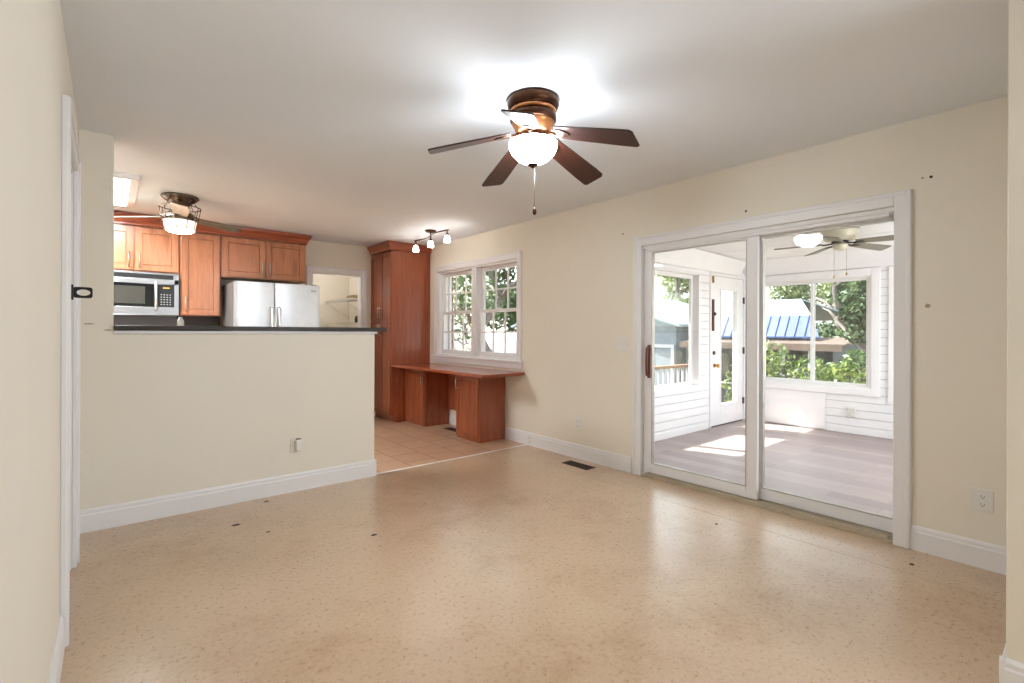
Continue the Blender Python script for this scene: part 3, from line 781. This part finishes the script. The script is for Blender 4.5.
# bar counter
tag(MB().box(PX + 0.002, 1.846, HY - 0.03, HY + 0.42, 1.226, 1.258).build('bar_counter', 'granite', bevel=0.008, seg=3), 'black bar counter along the top of the half wall', 'counter')
bt = thing('bottle', 'small white rounded bottle standing on the black bar counter below the microwave', 'bottle', (0.408, HY + 0.36, 1.2585))
MB().lathe([(0.02, 0), (0.022, 0.004), (0.022, 0.035), (0.019, 0.047), (0.012, 0.055)], n=20).build('body', 'plastic', bt)
MB().lathe([(0.013, 0.0552), (0.013, 0.062), (0.009, 0.067)], n=20).build('cap', 'plastic', bt)

# closet wire shelves
def wire_shelf(z, label):
    r = thing('wire_shelf', label, 'shelf', (2.72, 7.70, z), 0, 'wire shelves in the closet')
    mb = MB(); x0, x1, y0, y1 = 0.0, 0.378, -0.62, 0.295
    for k in range(13): mb.tube([(x0, y0 + (y1 - y0) * k / 12, 0), (x1, y0 + (y1 - y0) * k / 12, 0)], 0.0035, 6)
    for x in (x0, x1 * 0.5, x1): mb.tube([(x, y0, -0.004), (x, y1, -0.004)], 0.004, 6)
    mb.tube([(x0, y0, -0.035), (x0, y1, -0.035)], 0.005, 6)
    for k in range(0, 13, 3): mb.tube([(x0, y0 + (y1 - y0) * k / 12, -0.035), (x0, y0 + (y1 - y0) * k / 12, 0)], 0.0035, 6)
    mb.build('rack', 'wire', r)
    for y in (-0.5, 0.27):
        mb = MB(); mb.tube([(x0 + 0.01, y, -0.035), (x1, y, -0.27)], 0.006, 6); mb.box(x1 - 0.006, x1 - 0.001, y - 0.012, y + 0.012, -0.30, -0.24); mb.build('brace', 'wire', r)
    return r
wire_shelf(1.72, 'upper white wire shelf seen through the closet doorway')
wire_shelf(1.36, 'lower white wire shelf seen through the closet doorway')
jr = thing('jar', 'small dark jar on the lower wire shelf in the closet', 'jar', (2.98, 7.35, 1.365))
MB().lathe([(0.032, 0), (0.036, 0.005), (0.036, 0.07), (0.028, 0.085)], n=20).build('body', 'black', jr)
MB().lathe([(0.03, 0.0855), (0.03, 0.105)], n=20).build('lid', 'brass', jr)
bk = thing('folded_cloth', 'pale folded cloth on the upper wire shelf in the closet', 'cloth', (2.97, 7.42, 1.7245))
mb = MB(); mb.box(-0.09, 0.09, -0.13, 0.13, 0, 0.022); mb.box(-0.085, 0.088, -0.125, 0.125, 0.0225, 0.044); mb.box(-0.088, 0.085, -0.128, 0.12, 0.0445, 0.064)
mb.build('layers', 'patch', bk, 0.008, seg=3)

# ------------------------------------------------------------------ ceiling fans and lights
def blade_mesh(R0, R1, w0, w1, t, mat, name, parent, rot, loc):
    pts = []; n = 10
    L = R1 - R0
    def half(x): return 0.5 * (w0 + (w1 - w0) * min(1, (x / L) * 1.25) ** 0.8)
    up = [(x, half(x)) for x in [L * k / n for k in range(n + 1)]]
    tipw = up[-1][1]
    tip = [(L + 0.012, tipw - 0.012), (L + 0.004, -tipw + 0.02)]
    poly = up[:-1] + [(L - 0.008, tipw), (L + 0.006, tipw - 0.012)] + [(L - 0.006, -tipw + 0.014), (L - 0.022, -tipw)] + [(x, -h) for x, h in up[:-2][::-1]]
    mb = MB(); mb.prism([(x + R0, y) for x, y in poly], -t / 2, t / 2, 'z')
    return mb.build(name, mat, parent, 0.0015, loc=loc, rot=rot, seg=1)
def rot_blade(angle, pitch, droop):
    m = Matrix.Rotation(angle, 3, 'Z') @ Matrix.Rotation(droop, 3, 'Y') @ Matrix.Rotation(pitch, 3, 'X')
    return m.to_euler()

# main fan
FX, FY = 1.710, 1.888
fan = thing('ceiling_fan', 'dark walnut five-blade ceiling fan with lit bowl light in the middle of the room', 'ceiling fan', (FX, FY, CZ))
MB().lathe([(0.135, -0.001), (0.138, -0.012), (0.136, -0.03), (0.128, -0.052), (0.118, -0.058)], n=48).build('canopy', 'bronze', fan)
MB().lathe([(0.119, -0.0582), (0.122, -0.064), (0.122, -0.072), (0.116, -0.078)], n=48).build('upper_band', 'copper', fan)
MB().lathe([(0.115, -0.0782), (0.121, -0.09), (0.121, -0.112), (0.112, -0.122)], n=48).build('motor_housing', 'bronze', fan)
MB().lathe([(0.111, -0.1222), (0.112, -0.128), (0.104, -0.14), (0.088, -0.172), (0.078, -0.18)], n=48).build('lower_housing', 'copper', fan)
MB().lathe([(0.066, -0.1802), (0.066, -0.205), (0.09, -0.212), (0.09, -0.220)], n=40).build('light_fitter', 'bronze', fan)
MB().lathe([(0.116, -0.2205), (0.126, -0.228), (0.127, -0.24), (0.121, -0.262), (0.105, -0.289), (0.079, -0.313), (0.045, -0.331), (0.02, -0.3355)], n=48).build('light_bowl', 'bulb', fan)
MB().lathe([(0.026, -0.336), (0.03, -0.340), (0.018, -0.346), (0.006, -0.356)], n=24).build('finial', 'bronze', fan)
mb = MB(); mb.tube([(0.006, -0.006, -0.35), (0.006, -0.006, -0.565)], 0.0016, 6)
ch = mb.build('pull_chain', 'chain', fan)
MB().lathe([(0.004, -0.562), (0.009, -0.575), (0.011, -0.59), (0.007, -0.60), (0.002, -0.602)], (0.006, -0.006, 0), 14).build('chain_pull', 'bronze', ch)
droop = math.radians(15)
for k in range(5):
    a = math.radians(4.4 + 72 * k)
    e = rot_blade(a, math.radians(-11), droop)
    zr = -0.297 + 0.541 * math.sin(droop)
    b = blade_mesh(0.135, 0.558, 0.106, 0.142, 0.008, 'walnut', 'blade', fan, e, (0, 0, zr))
    mb = MB(); mb.tube([(0.062, 0, -0.002), (0.10, 0, -0.012), (0.135, 0, -0.011)], [0.014, 0.012, 0.012], 8)
    mb.prism([(0.125, -0.03), (0.17, -0.036), (0.205, -0.018), (0.215, 0.0), (0.205, 0.018), (0.17, 0.036), (0.125, 0.03)], -0.0105, -0.0048, 'z')
    mb.build('blade_iron', 'bronze', fan, 0.002, loc=(0, 0, zr), rot=e)

# kitchen fan (three blades, caged light)
KFX, KFY = 0.5, 5.3
kf = thing('ceiling_fan', 'three-blade kitchen ceiling fan with a caged drum light below nickel canopy', 'ceiling fan', (KFX, KFY, CZ))
MB().lathe([(0.145, -0.001), (0.148, -0.012), (0.13, -0.03), (0.095, -0.055), (0.072, -0.075), (0.068, -0.15)], n=40).build('canopy', 'dark_nickel', kf)
MB().lathe([(0.095, -0.1502), (0.105, -0.16), (0.105, -0.215), (0.095, -0.225)], n=40).build('motor_housing', 'dark_nickel', kf)
MB().lathe([(0.126, -0.2252), (0.124, -0.24), (0.113, -0.296), (0.108, -0.296)], n=40).build('light_shade', 'frost', kf)
MB().lathe([(0.108, -0.2965), (0.106, -0.312), (0.085, -0.324), (0.02, -0.328)], n=40).build('lens', 'bulb_small', kf)
mb = MB()
for z, r_ in ((-0.10, 0.158), (-0.19, 0.142), (-0.30, 0.121)):
    mb.tube([(r_ * math.cos(2 * PI * q / 40), r_ * math.sin(2 * PI * q / 40), z) for q in range(40)], 0.0045, 8, closed=True)
for q in range(10):
    c_, s_ = math.cos(2 * PI * q / 10), math.sin(2 * PI * q / 10)
    mb.tube([(0.158 * c_, 0.158 * s_, -0.10), (0.142 * c_, 0.142 * s_, -0.19), (0.121 * c_, 0.121 * s_, -0.30)], 0.003, 6)
for q in range(4):
    c_, s_ = math.cos(PI / 4 + PI / 2 * q), math.sin(PI / 4 + PI / 2 * q)
    mb.tube([(0.12 * c_, 0.12 * s_, -0.035), (0.158 * c_, 0.158 * s_, -0.10)], 0.003, 6)
mb.build('light_cage', 'dark_nickel', kf)
for k in range(3):
    a = math.radians(-95 + 120 * k)
    e = rot_blade(a, math.radians(-10), math.radians(2))
    blade_mesh(0.09, 0.575, 0.10, 0.135, 0.008, 'pale_blade' if k == 0 else 'grey_blade', 'blade', kf, e, (0, 0, -0.182))  # one blade toned paler than the other two

# ceiling light panel in the kitchen
lp = thing('ceiling_light', 'bright rectangular kitchen ceiling light panel with white frame', 'ceiling light', (-0.15, 5.38, CZ))
mb = MB(); 
for (x0, x1, y0, y1) in ((-0.34, -0.28, -0.58, 0.58), (0.28, 0.34, -0.58, 0.58), (-0.28, 0.28, -0.58, -0.52), (-0.28, 0.28, 0.52, 0.58)): mb.box(x0, x1, y0, y1, -0.035, -0.001)
mb.build('frame', 'white', lp, 0.004)
MB().box(-0.278, 0.278, -0.518, 0.518, -0.028, -0.012).build('diffuser', 'panel', lp)

# track light with three frosted shades
tk = thing('track_light', 'bronze three-lamp track light with frosted shades in front of the pantry cabinet', 'track light', (2.97, 5.10, CZ))
MB().lathe([(0.07, -0.001), (0.07, -0.008), (0.055, -0.022), (0.02, -0.03)], n=28).build('canopy', 'bronze', tk)
mb = MB(); mb.tube([(0, 0, -0.03), (0, 0, -0.06)], 0.01, 10)
pts = [(0.09 * math.sin(t * PI * 0.9), 0.42 * t, -0.062) for t in [-1 + 2 * k / 16 for k in range(17)]]
mb.tube([(0.5 * p[0], p[1], p[2]) for p in pts], 0.009, 8); mb.build('bar', 'bronze', tk)
for yy, xx in ((0.40, 0.02), (0.0, 0.0), (-0.40, -0.02)):
    mb = MB(); mb.tube([(xx, yy, -0.062), (xx, yy, -0.10)], 0.008, 8); mb.lathe([(0.012, -0.10), (0.02, -0.108), (0.022, -0.125)], (xx, yy, 0), 16); hd = mb.build('lamp_holder', 'bronze', tk)
    MB().lathe([(0.018, -0.1252), (0.026, -0.137), (0.033, -0.165), (0.038, -0.195), (0.036, -0.199)], (xx, yy, 0), 20).build('glass_shade', 'bulb_small', hd)

# sunroom fan
SFX, SFY = 5.5, 1.6
sz = scz(SFX)
sf = thing('ceiling_fan', 'cream flush-mount ceiling fan in the sunroom seen through the glass door', 'ceiling fan', (SFX, SFY, sz))
MB().lathe([(0.155, -0.006), (0.155, -0.02), (0.148, -0.06), (0.13, -0.095), (0.10, -0.11)], n=40).build('motor_housing', 'cream_metal', sf)
MB().lathe([(0.07, -0.1102), (0.07, -0.135)], n=30).build('flywheel', 'black_metal', sf)
MB().lathe([(0.062, -0.1352), (0.066, -0.16), (0.05, -0.19), (0.02, -0.2)], n=30).build('switch_housing', 'cream_metal', sf)
for k in range(5):
    e = rot_blade(math.radians(45 + 72 * k), math.radians(-12), math.radians(3))
    blade_mesh(0.15, 0.57, 0.095, 0.13, 0.007, 'grey_blade', 'blade', sf, e, (0, 0, -0.125))
    mb = MB(); mb.tube([(0.06, 0, -0.003), (0.11, 0, -0.010), (0.15, 0, -0.010)], 0.008, 8); mb.box(0.14, 0.21, -0.022, 0.022, -0.0105, -0.0045); mb.build('blade_iron', 'black_metal', sf, 0.002, loc=(0, 0, -0.125), rot=e)
for (x, y, L) in ((0.0, 0.05, -0.44), (0.0, -0.055, -0.42)):
    mb = MB(); mb.tube([(x, y, -0.17), (x, y, L)], 0.0016, 6); c2 = mb.build('pull_chain', 'chain', sf)
    MB().lathe([(0.003, L), (0.008, L - 0.01), (0.008, L - 0.02), (0.003, L - 0.028)], (x, y, 0), 12).build('chain_pull', 'brass', c2)

# ------------------------------------------------------------------ small fittings
def outlet(loc, rz, label, w_=0.074, h_=0.116):
    """plate faces local -Y"""
    r = thing('electrical_outlet', label, 'outlet', loc, rz)
    MB().box(-w_ / 2, w_ / 2, -0.006, -0.0005, -h_ / 2, h_ / 2).build('cover_plate', 'plastic', r, 0.003)
    for z in (0.021, -0.021):
        rc = MB().lathe([(0.017, 0), (0.017, 0.003)], n=24).build('receptacle', 'plastic', r, loc=(0, -0.0058, z), rot=(PI / 2, 0, 0))
        mb = MB(); mb.box(-0.008, -0.0055, -0.0012, 0.006, 0.0028, 0.0036); mb.box(0.0055, 0.008, -0.0012, 0.006, 0.0028, 0.0036); mb.lathe([(0.003, 0.0028), (0.003, 0.0036)], (0, -0.008, 0), 10)
        mb.build('slots', 'slot', rc)
    return r
outlet((W - 0.0005, 0.375, 0.353), -PI / 2, 'white outlet low on the right wall near the dark wall corner', 0.08, 0.118)
outlet((W - 0.0005, 3.222, 0.338), -PI / 2, 'white outlet on the wall between the desk and the patio door')
outlet((W - 0.0155, 3.90, 0.068), -PI / 2, 'white outlet set into the baseboard beside the desk', 0.075, 0.095)
sw = thing('light_switch', 'white double light switch on the wall left of the patio door', 'switch', (W - 0.0005, 2.69, 1.122), -PI / 2)
MB().box(-0.058, 0.058, -0.006, -0.0005, -0.058, 0.058).build('cover_plate', 'plastic', sw, 0.003)
for x in (-0.023, 0.023):
    MB().hexa([(x - 0.005, -0.0062, -0.012), (x + 0.005, -0.0062, -0.012), (x + 0.005, -0.006, -0.012), (x - 0.005, -0.006, -0.012),
               (x - 0.005, -0.016, 0.012), (x + 0.005, -0.016, 0.012), (x + 0.005, -0.006, 0.012), (x - 0.005, -0.006, 0.012)]).build('toggle', 'plastic', sw)
# plug-in device on the half wall
pg = thing('plug_in_device', 'small white plug-in device low on the half wall', 'device', (1.11, HY - 0.0005, 0.355))
MB().box(-0.036, 0.036, -0.005, -0.0005, -0.057, 0.057).build('cover_plate', 'wall', pg, 0.003)
MB().box(-0.008, 0.034, -0.045, -0.0055, -0.045, 0.045).build('body', 'plastic', pg, 0.012, seg=3)
MB().box(-0.004, 0.030, -0.038, -0.012, 0.0452, 0.049).build('top_vent', 'slot', pg, 0.001)
# weatherproof outlet in the sunroom
wp = thing('utility_outlet', 'white weatherproof outlet box on the siding below the sunroom window', 'outlet', (BX - 0.0005, 1.895, 0.27), -PI / 2)
MB().box(-0.045, 0.045, -0.02, -0.0005, -0.065, 0.065).build('box', 'plastic', wp, 0.006)
MB().tube([(0, -0.02, 0.03), (0, -0.06, 0.02)], 0.026, 14).build('upper_cap', 'plastic', wp)
MB().tube([(0, -0.02, -0.03), (0, -0.05, -0.04)], 0.024, 14).build('lower_cap', 'plastic', wp)

def register(loc, rz, label, L=0.30, w_=0.11):
    r = thing('floor_register', label, 'floor vent', loc, rz, None)
    mb = MB(); ring_frame(mb, 'y', 0, 1, 0, 1, 0.1, 0, 1) if False else None
    for (x0, x1, y0, y1) in ((-L / 2, L / 2, -w_ / 2, -w_ / 2 + 0.014), (-L / 2, L / 2, w_ / 2 - 0.014, w_ / 2), (-L / 2, -L / 2 + 0.014, -w_ / 2 + 0.014, w_ / 2 - 0.014), (L / 2 - 0.014, L / 2, -w_ / 2 + 0.014, w_ / 2 - 0.014)): mb.box(x0, x1, y0, y1, 0, 0.005)
    mb.build('frame', 'vent', r, 0.0015)
    mb = MB(); n = 14
    for k in range(n):
        x = -L / 2 + 0.014 + (L - 0.028) * (k + 0.5) / n; mb.box(x - 0.003, x + 0.003, -w_ / 2 + 0.014, w_ / 2 - 0.014, 0.0006, 0.004)
    mb.box(-L / 2 + 0.014, L / 2 - 0.014, -0.003, 0.003, 0.0008, 0.0042); mb.build('louvres', 'vent', r)
    MB().box(-L / 2 + 0.014, L / 2 - 0.014, -w_ / 2 + 0.014, w_ / 2 - 0.014, 0.0001, 0.0005).build('dark_opening', 'slot', r)
register((3.335, 3.045, 0.0003), PI / 2, 'bronze floor register on the tan floor near the patio door', 0.31, 0.125)
register((3.33, 5.13, 0.0003), PI / 2, 'dark floor register on the tile in the knee space under the desk', 0.30, 0.11)

# nail holes and scuffs in the wall paint and floor
def spot(loc, axis, r_, label, mat='spot', sx=1.0):
    mb = MB(); n = 14; pts = [(r_ * sx * (1 + 0.25 * math.sin(3 * k + loc[2] * 50)) * math.cos(2 * PI * k / n), r_ * (1 + 0.2 * math.cos(2.1 * k)) * math.sin(2 * PI * k / n)) for k in range(n)]
    if axis == 'x': mb.prism(pts, -0.0012, -0.0002, 'x')
    elif axis == 'y': mb.prism(pts, -0.0012, -0.0002, 'y')
    else: mb.prism(pts, 0.0003, 0.0012, 'z')
    return tag(mb.build('paint_scuff' if axis != 'z' else 'floor_stain', mat, loc=loc), label, 'mark')
spot((W, 2.693, 2.102), 'x', 0.007, 'small dark nail hole above the left corner of the patio door')
spot((W, 1.609, 2.10), 'x', 0.008, 'small dark nail hole above the middle of the patio door casing')
spot((W, 0.588, 2.098), 'x', 0.008, 'dark nail hole high on the wall right of the patio door')
spot((W, 0.625, 2.10), 'x', 0.006, 'fainter mark beside the nail hole right of the patio door', 'patch')
spot((W, 0.60, 1.38), 'x', 0.012, 'pale filler patch on the wall right of the patio door at eye height', 'patch')
spot((-0.09, HY, 1.265), 'y', 0.004, 'thin scuff on the pillar left of the bar counter', 'patch', 6)
spot((0.0, HY, 1.228), 'y', 0.004, 'thin scuff on the pillar edge beside the bar counter', 'patch', 5)
for (x, y, r_, lb) in ((0.625, 3.468, 0.016, 'dark floor stain in the tan floor nearest the half wall'), (0.88, 3.81, 0.012, 'small brown floor stain right at the half wall baseboard'), (1.235, 2.775, 0.012, 'small dark floor speck in front of the half wall middle'),
                       (0.754, 3.224, 0.008, 'tiny dark floor speck left of the room centre'), (3.0, 1.55, 0.008, 'tiny dark floor speck in front of the patio door'), (3.28, 0.62, 0.011, 'dark floor mark near the right baseboard')):
    spot((x, y, 0), 'z', r_, lb, 'spot', 1.5)

# ------------------------------------------------------------------ outdoors
GZ = -1.3
struct(MB().box(-30, 60, -30, 60, GZ - 0.2, GZ).build('floor_ground', 'ground'))
def leaves(name, clumps, n, size, mat, parent, seed):
    rnd = random.Random(seed); vs = []; fs = []
    wts = [c[3] * c[4] * c[5] for c in clumps]; tot = sum(wts)
    for c, wt in zip(clumps, wts):
        for _ in range(int(n * wt / tot)):
            while True:
                p = Vector((rnd.uniform(-1, 1), rnd.uniform(-1, 1), rnd.uniform(-1, 1)))
                if 0.15 < p.length < 1: break
            p = p * (p.length ** -0.35)
            if p.length > 1: p.normalize()
            q = Vector((c[0] + p.x * c[3], c[1] + p.y * c[4], c[2] + p.z * c[5]))
            d = Vector((rnd.gauss(0, 1), rnd.gauss(0, 1), rnd.gauss(0, 1))).normalized()
            e = d.cross(Vector((rnd.gauss(0, 1), rnd.gauss(0, 1), rnd.gauss(0, 1)))).normalized()
            s_ = size * rnd.uniform(0.6, 1.3); b = len(vs)
            vs += [tuple(q - d * s_), tuple(q + e * s_ * 0.45), tuple(q + d * s_), tuple(q - e * s_ * 0.45)]
            fs.append((b, b + 1, b + 2, b + 3))
    me = bpy.data.meshes.new(name); me.from_pydata(vs, [], fs); me.materials.append(MAT[mat])
    o = bpy.data.objects.new(name, me); COL.objects.link(o); o.parent = parent
    return o
def tree(label, x, y, h, cr, mat, n, size, seed, trunk_r=0.16, low=0.3, name='tree'):
    r = thing(name, label, 'tree', (x, y, GZ)); rnd = random.Random(seed + 100)
    mb = MB(); pts = [(rnd.uniform(-0.1, 0.1) * k, rnd.uniform(-0.1, 0.1) * k, h * 0.85 * k / 6) for k in range(7)]
    mb.tube(pts, [trunk_r * (1 - 0.13 * k) for k in range(7)], 10)
    for k in range(7):
        p = Vector(pts[min(6, 2 + k % 5)]); a = rnd.uniform(0, 2 * PI); L = cr * rnd.uniform(0.5, 0.9)
        mb.tube([p, p + Vector((math.cos(a) * L * 0.5, math.sin(a) * L * 0.5, L * 0.35)), p + Vector((math.cos(a) * L, math.sin(a) * L, L * 0.5))], [trunk_r * 0.35, trunk_r * 0.22, trunk_r * 0.08], 7)
    mb.build('trunk', 'bark', r)
    cl = []
    for k in range(16):
        t = rnd.uniform(low, 1.0); a = rnd.uniform(0, 2 * PI); rr = cr * rnd.uniform(0.1, 0.75) * (1.15 - 0.5 * t)
        s_ = cr * rnd.uniform(0.28, 0.5)
        cl.append((rr * math.cos(a), rr * math.sin(a), h * t, s_, s_, s_ * 0.75))
    leaves('foliage', cl, n, size, mat, r, seed)
    return r
# seen through the sunroom's outer window
tree('large pale-leaved tree towering behind the blue-roofed barn', 26.0, 9.6, 8.0, 2.0, 'leaf_mid', 6000, 0.13, 1, 0.25, 0.1)
tree('dark green tree right of the blue-roofed barn', 21.2, 6.2, 7.5, 2.0, 'leaf_dark', 6500, 0.12, 2, 0.2, 0.1)
tree('dark evergreen tree close to the right side of the sunroom window', 12.3, 3.3, 5.0, 0.78, 'leaf_dark', 5000, 0.07, 3, 0.12, 0.1)
tree('mid green tree far behind the porch of the barn', 32.5, 9.3, 9.0, 2.9, 'leaf_mid', 6000, 0.16, 4, 0.25, 0.1)
bu = thing('bush', 'yellow-green bush in front of the barn porch', 'bush', (10.4, 4.45, GZ))
mb = MB()
for k in range(7):
    a = k * 0.9; mb.tube([(0, 0, 0), (0.25 * math.cos(a), 0.25 * math.sin(a), 1.1), (0.55 * math.cos(a), 0.55 * math.sin(a), 2.1)], [0.025, 0.018, 0.006], 6)
mb.build('stems', 'bark', bu)
leaves('foliage', [(0, 0, 1.5, 0.45, 0.65, 0.7), (0.2, -0.35, 1.6, 0.4, 0.35, 0.6), (-0.2, 0.35, 1.3, 0.4, 0.3, 0.6), (0.1, -0.1, 2.0, 0.3, 0.45, 0.4)], 1500, 0.06, 'leaf_bush', bu, 11)
bu2 = thing('bush', 'darker bush growing right of the yellow-green one', 'bush', (9.5, 2.95, GZ))
mb = MB()
for k in range(6):
    a = k * 1.05; mb.tube([(0, 0, 0), (0.2 * math.cos(a), 0.2 * math.sin(a), 1.0), (0.5 * math.cos(a), 0.5 * math.sin(a), 1.8)], [0.025, 0.018, 0.006], 6)
mb.build('stems', 'bark', bu2)
leaves('foliage', [(0, 0, 1.3, 0.5, 0.6, 0.7), (0.1, 0.25, 1.75, 0.35, 0.4, 0.4), (0, -0.3, 1.5, 0.4, 0.35, 0.6)], 1900, 0.055, 'leaf_bush', bu2, 12)

# blue-roofed barn
bn = thing('barn', 'blue metal-roofed barn with an open porch beyond the sunroom window', 'barn', (14.0, 6.0, GZ))
def bw(x, y, z): return (x - 14.0, y - 6.0, z - GZ)
mb = MB(); mb.box(0.6, 4.6, -1.6, 1.7, 0, 2.35); mb.build('walls', 'dark_wall', bn)
mb = MB()
def slope(p0, p1, p2, p3, t=0.04): 
    mb.hexa([p0, p1, p2, p3] + [(p[0], p[1], p[2] + t) for p in (p0, p1, p2, p3)])
slope(bw(13.75, 4.45, 1.10), bw(13.75, 7.9, 1.10), bw(14.15, 7.9, 1.66), bw(14.15, 4.75, 1.66))
for k in range(13):
    y = 4.8 + k * 0.24
    mb.tube([bw(13.74, y - 0.02, 1.15), bw(14.14, y, 1.71)], 0.009, 6)
mb.build('lower_roof', 'blue_roof', bn)
mb = MB(); slope(bw(14.15, 4.75, 1.66), bw(14.15, 7.9, 1.66), bw(16.4, 7.9, 2.25), bw(16.4, 5.8, 2.25)); slope(bw(16.4, 5.8, 2.25), bw(16.4, 7.9, 2.25), bw(18.9, 7.9, 1.66), bw(18.9, 4.75, 1.66)); 
mb.build('upper_roof', 'teal_roof', bn)  # sky sheen of the upper slope put into its paler colour
mb = MB(); slope(bw(13.1, 3.75, 0.90), bw(13.1, 7.9, 0.90), bw(14.5, 7.9, 1.07), bw(14.5, 3.75, 1.07), 0.05); mb.box(-0.95, -0.88, -2.25, 1.9, 2.10, 2.27); mb.build('porch_roof', 'brown_fascia', bn)
for y in (4.45, 5.1, 7.2): MB().box(-0.85, -0.76, y - 6.045, y - 5.955, 0, 2.16).build('porch_post', 'trailer_white', bn, 0.004)
mb = MB(); ring_frame(mb, 'x', -0.3, 0.5, 1.0, 1.9, 0.06, 0.54, 0.6); mb.build('window_frame', 'trailer_white', bn)
mb = MB(); mb.tube([(-0.84, -1.6, 1.15), (-0.84, 1.2, 1.15)], 0.02, 6); mb.build('porch_rail', 'trailer_white', bn)
# house seen through the side window
hs = thing('house', 'grey house with a pale teal roof seen through the side window of the sunroom', 'house', (15.0, 11.0, GZ))
def hw(x, y, z): return (x - 15.0, y - 11.0, z - GZ)
HR = -0.35
mb = MB(); mb.box(-1.0, 4.0, -2.4, 5, 0, 2.75); mb.build('walls', 'grey_wall', hs)
mb = MB(); mb.hexa([hw(13.5, 8.2, 1.42), hw(19.5, 8.2, 1.42), hw(19.5, 12.0, 2.6), hw(13.5, 12.0, 2.6), hw(13.5, 8.2, 1.5), hw(19.5, 8.2, 1.5), hw(19.5, 12.0, 2.68), hw(13.5, 12.0, 2.68)])
mb.hexa([hw(13.5, 12.0, 2.6), hw(19.5, 12.0, 2.6), hw(19.5, 16.3, 1.42), hw(13.5, 16.3, 1.42), hw(13.5, 12.0, 2.68), hw(19.5, 12.0, 2.68), hw(19.5, 16.3, 1.5), hw(13.5, 16.3, 1.5)])
mb.prism([(-2.4, 2.75), (5.0, 2.75), (1.0, 3.88)], -0.98, -0.9, 'x'); mb.build('roof', 'teal_roof', hs)
mb = MB(); ring_frame(mb, 'x', -2.36, -1.46, 0.05, 2.15, 0.11, -1.06, -1.0, False); mb.build('door_frame', 'trailer_white', hs)
MB().box(-1.03, -1.005, -2.25, -1.57, 0.05, 2.04).build('door', 'grey_wall', hs)
mb = MB(); ring_frame(mb, 'y', -0.4, 0.6, 1.2, 2.1, 0.08, -2.46, -2.4); mb.build('window_frame', 'trailer_white', hs)
# porch railing outside the side window
rl = thing('porch_railing', 'brown-topped white porch railing outside the side window of the sunroom', 'railing', (5.2, 4.6, GZ))
MB().box(-1.2, 3.5, -0.05, 0.05, 1.93, 1.975).build('top_rail', 'deck_wood', rl, 0.004)
MB().box(-1.2, 3.5, -0.02, 0.02, 1.36, 1.40).build('bottom_rail', 'trailer_white', rl, 0.003)
for k in range(32):
    x = -1.12 + k * 0.145; MB().box(x - 0.02, x + 0.02, -0.02, 0.02, 1.4001, 1.9299).build('baluster', 'trailer_white', rl)
for x in (-1.2, 3.5): MB().box(x - 0.045, x + 0.045, -0.045, 0.045, 0, 1.9295).build('post', 'deck_wood', rl, 0.004)
tree('pale leafy tree above the grey house', 23.4, 14.0, 8.0, 2.0, 'leaf_mid', 6000, 0.13, 5, 0.2, 0.1)
tree('slim pale tree standing far behind the grey house', 29.5, 18.0, 8.5, 2.9, 'leaf_sunlit', 6000, 0.15, 8, 0.2, 0.1)

# seen through the kitchen window
tree('tree with sunlight painted into its leaves filling the left half of the kitchen window', 11.9, 17.6, 6.5, 1.9, 'leaf_sunlit', 8000, 0.09, 6, 0.14, 0.05)
tree('dark tree with thick grey trunk in the right half of the kitchen window', 7.7, 10.15, 6.0, 1.5, 'leaf_dark', 2600, 0.09, 7, 0.22, 0.45)
tree('big dark tree behind the white trailer', 17.5, 21.0, 8.0, 2.6, 'leaf_dark', 6000, 0.14, 9, 0.25, 0.1)
tree('wide pale tree far behind the wooden fence', 15.5, 26.5, 8.0, 3.0, 'leaf_sunlit', 7000, 0.15, 10, 0.25, 0.05)
tr = thing('trailer', 'white rounded trailer with teal skirt seen through the kitchen window', 'trailer', (11.2, 13.2, GZ))
mb = MB(); n = 20
poly = [(-1.7, 0.5)] + [(-1.7 + 3.4 * k / n, 1.55 + 0.95 * math.sin(PI * k / n) ** 0.55) for k in range(n + 1)] + [(1.7, 0.5)]
mb.prism(poly, -1.0, 1.0, 'x'); mb.build('body', 'trailer_white', tr, 0.03)
MB().box(-1.01, 1.01, -1.65, 1.65, 0.25, 0.62).build('skirt', 'teal_skirt', tr, 0.02)
mb = MB(); mb.box(-1.02, -1.0, -1.1, -0.3, 1.3, 1.8); mb.box(-1.02, -1.0, 0.2, 1.0, 1.3, 1.8); mb.build('window', 'grey_wall', tr, 0.02)
for y in (-0.45, 0.45): MB().tube([(-0.95, y, 0.3), (-0.7, y, 0.3)], 0.3, 20).build('wheel', 'black', tr)
fn = thing('fence', 'grey weathered board fence in the lower left of the kitchen window', 'fence', (8.3, 13.4, GZ), math.radians(-25))
mb = MB()
for k in range(17): mb.box(-1.3 + 0.16 * k, -1.16 + 0.16 * k, -0.012, 0.012, 0.05, 1.85 + 0.02 * math.sin(k * 1.7))
mb.build('boards', 'fence_wood', fn)
for z in (0.5, 1.5): MB().box(-1.3, 1.4, 0.0125, 0.05, z, z + 0.08).build('rail', 'fence_wood', fn)

for o in list(bpy.data.objects):
    if '_o' in o: del o['_o']
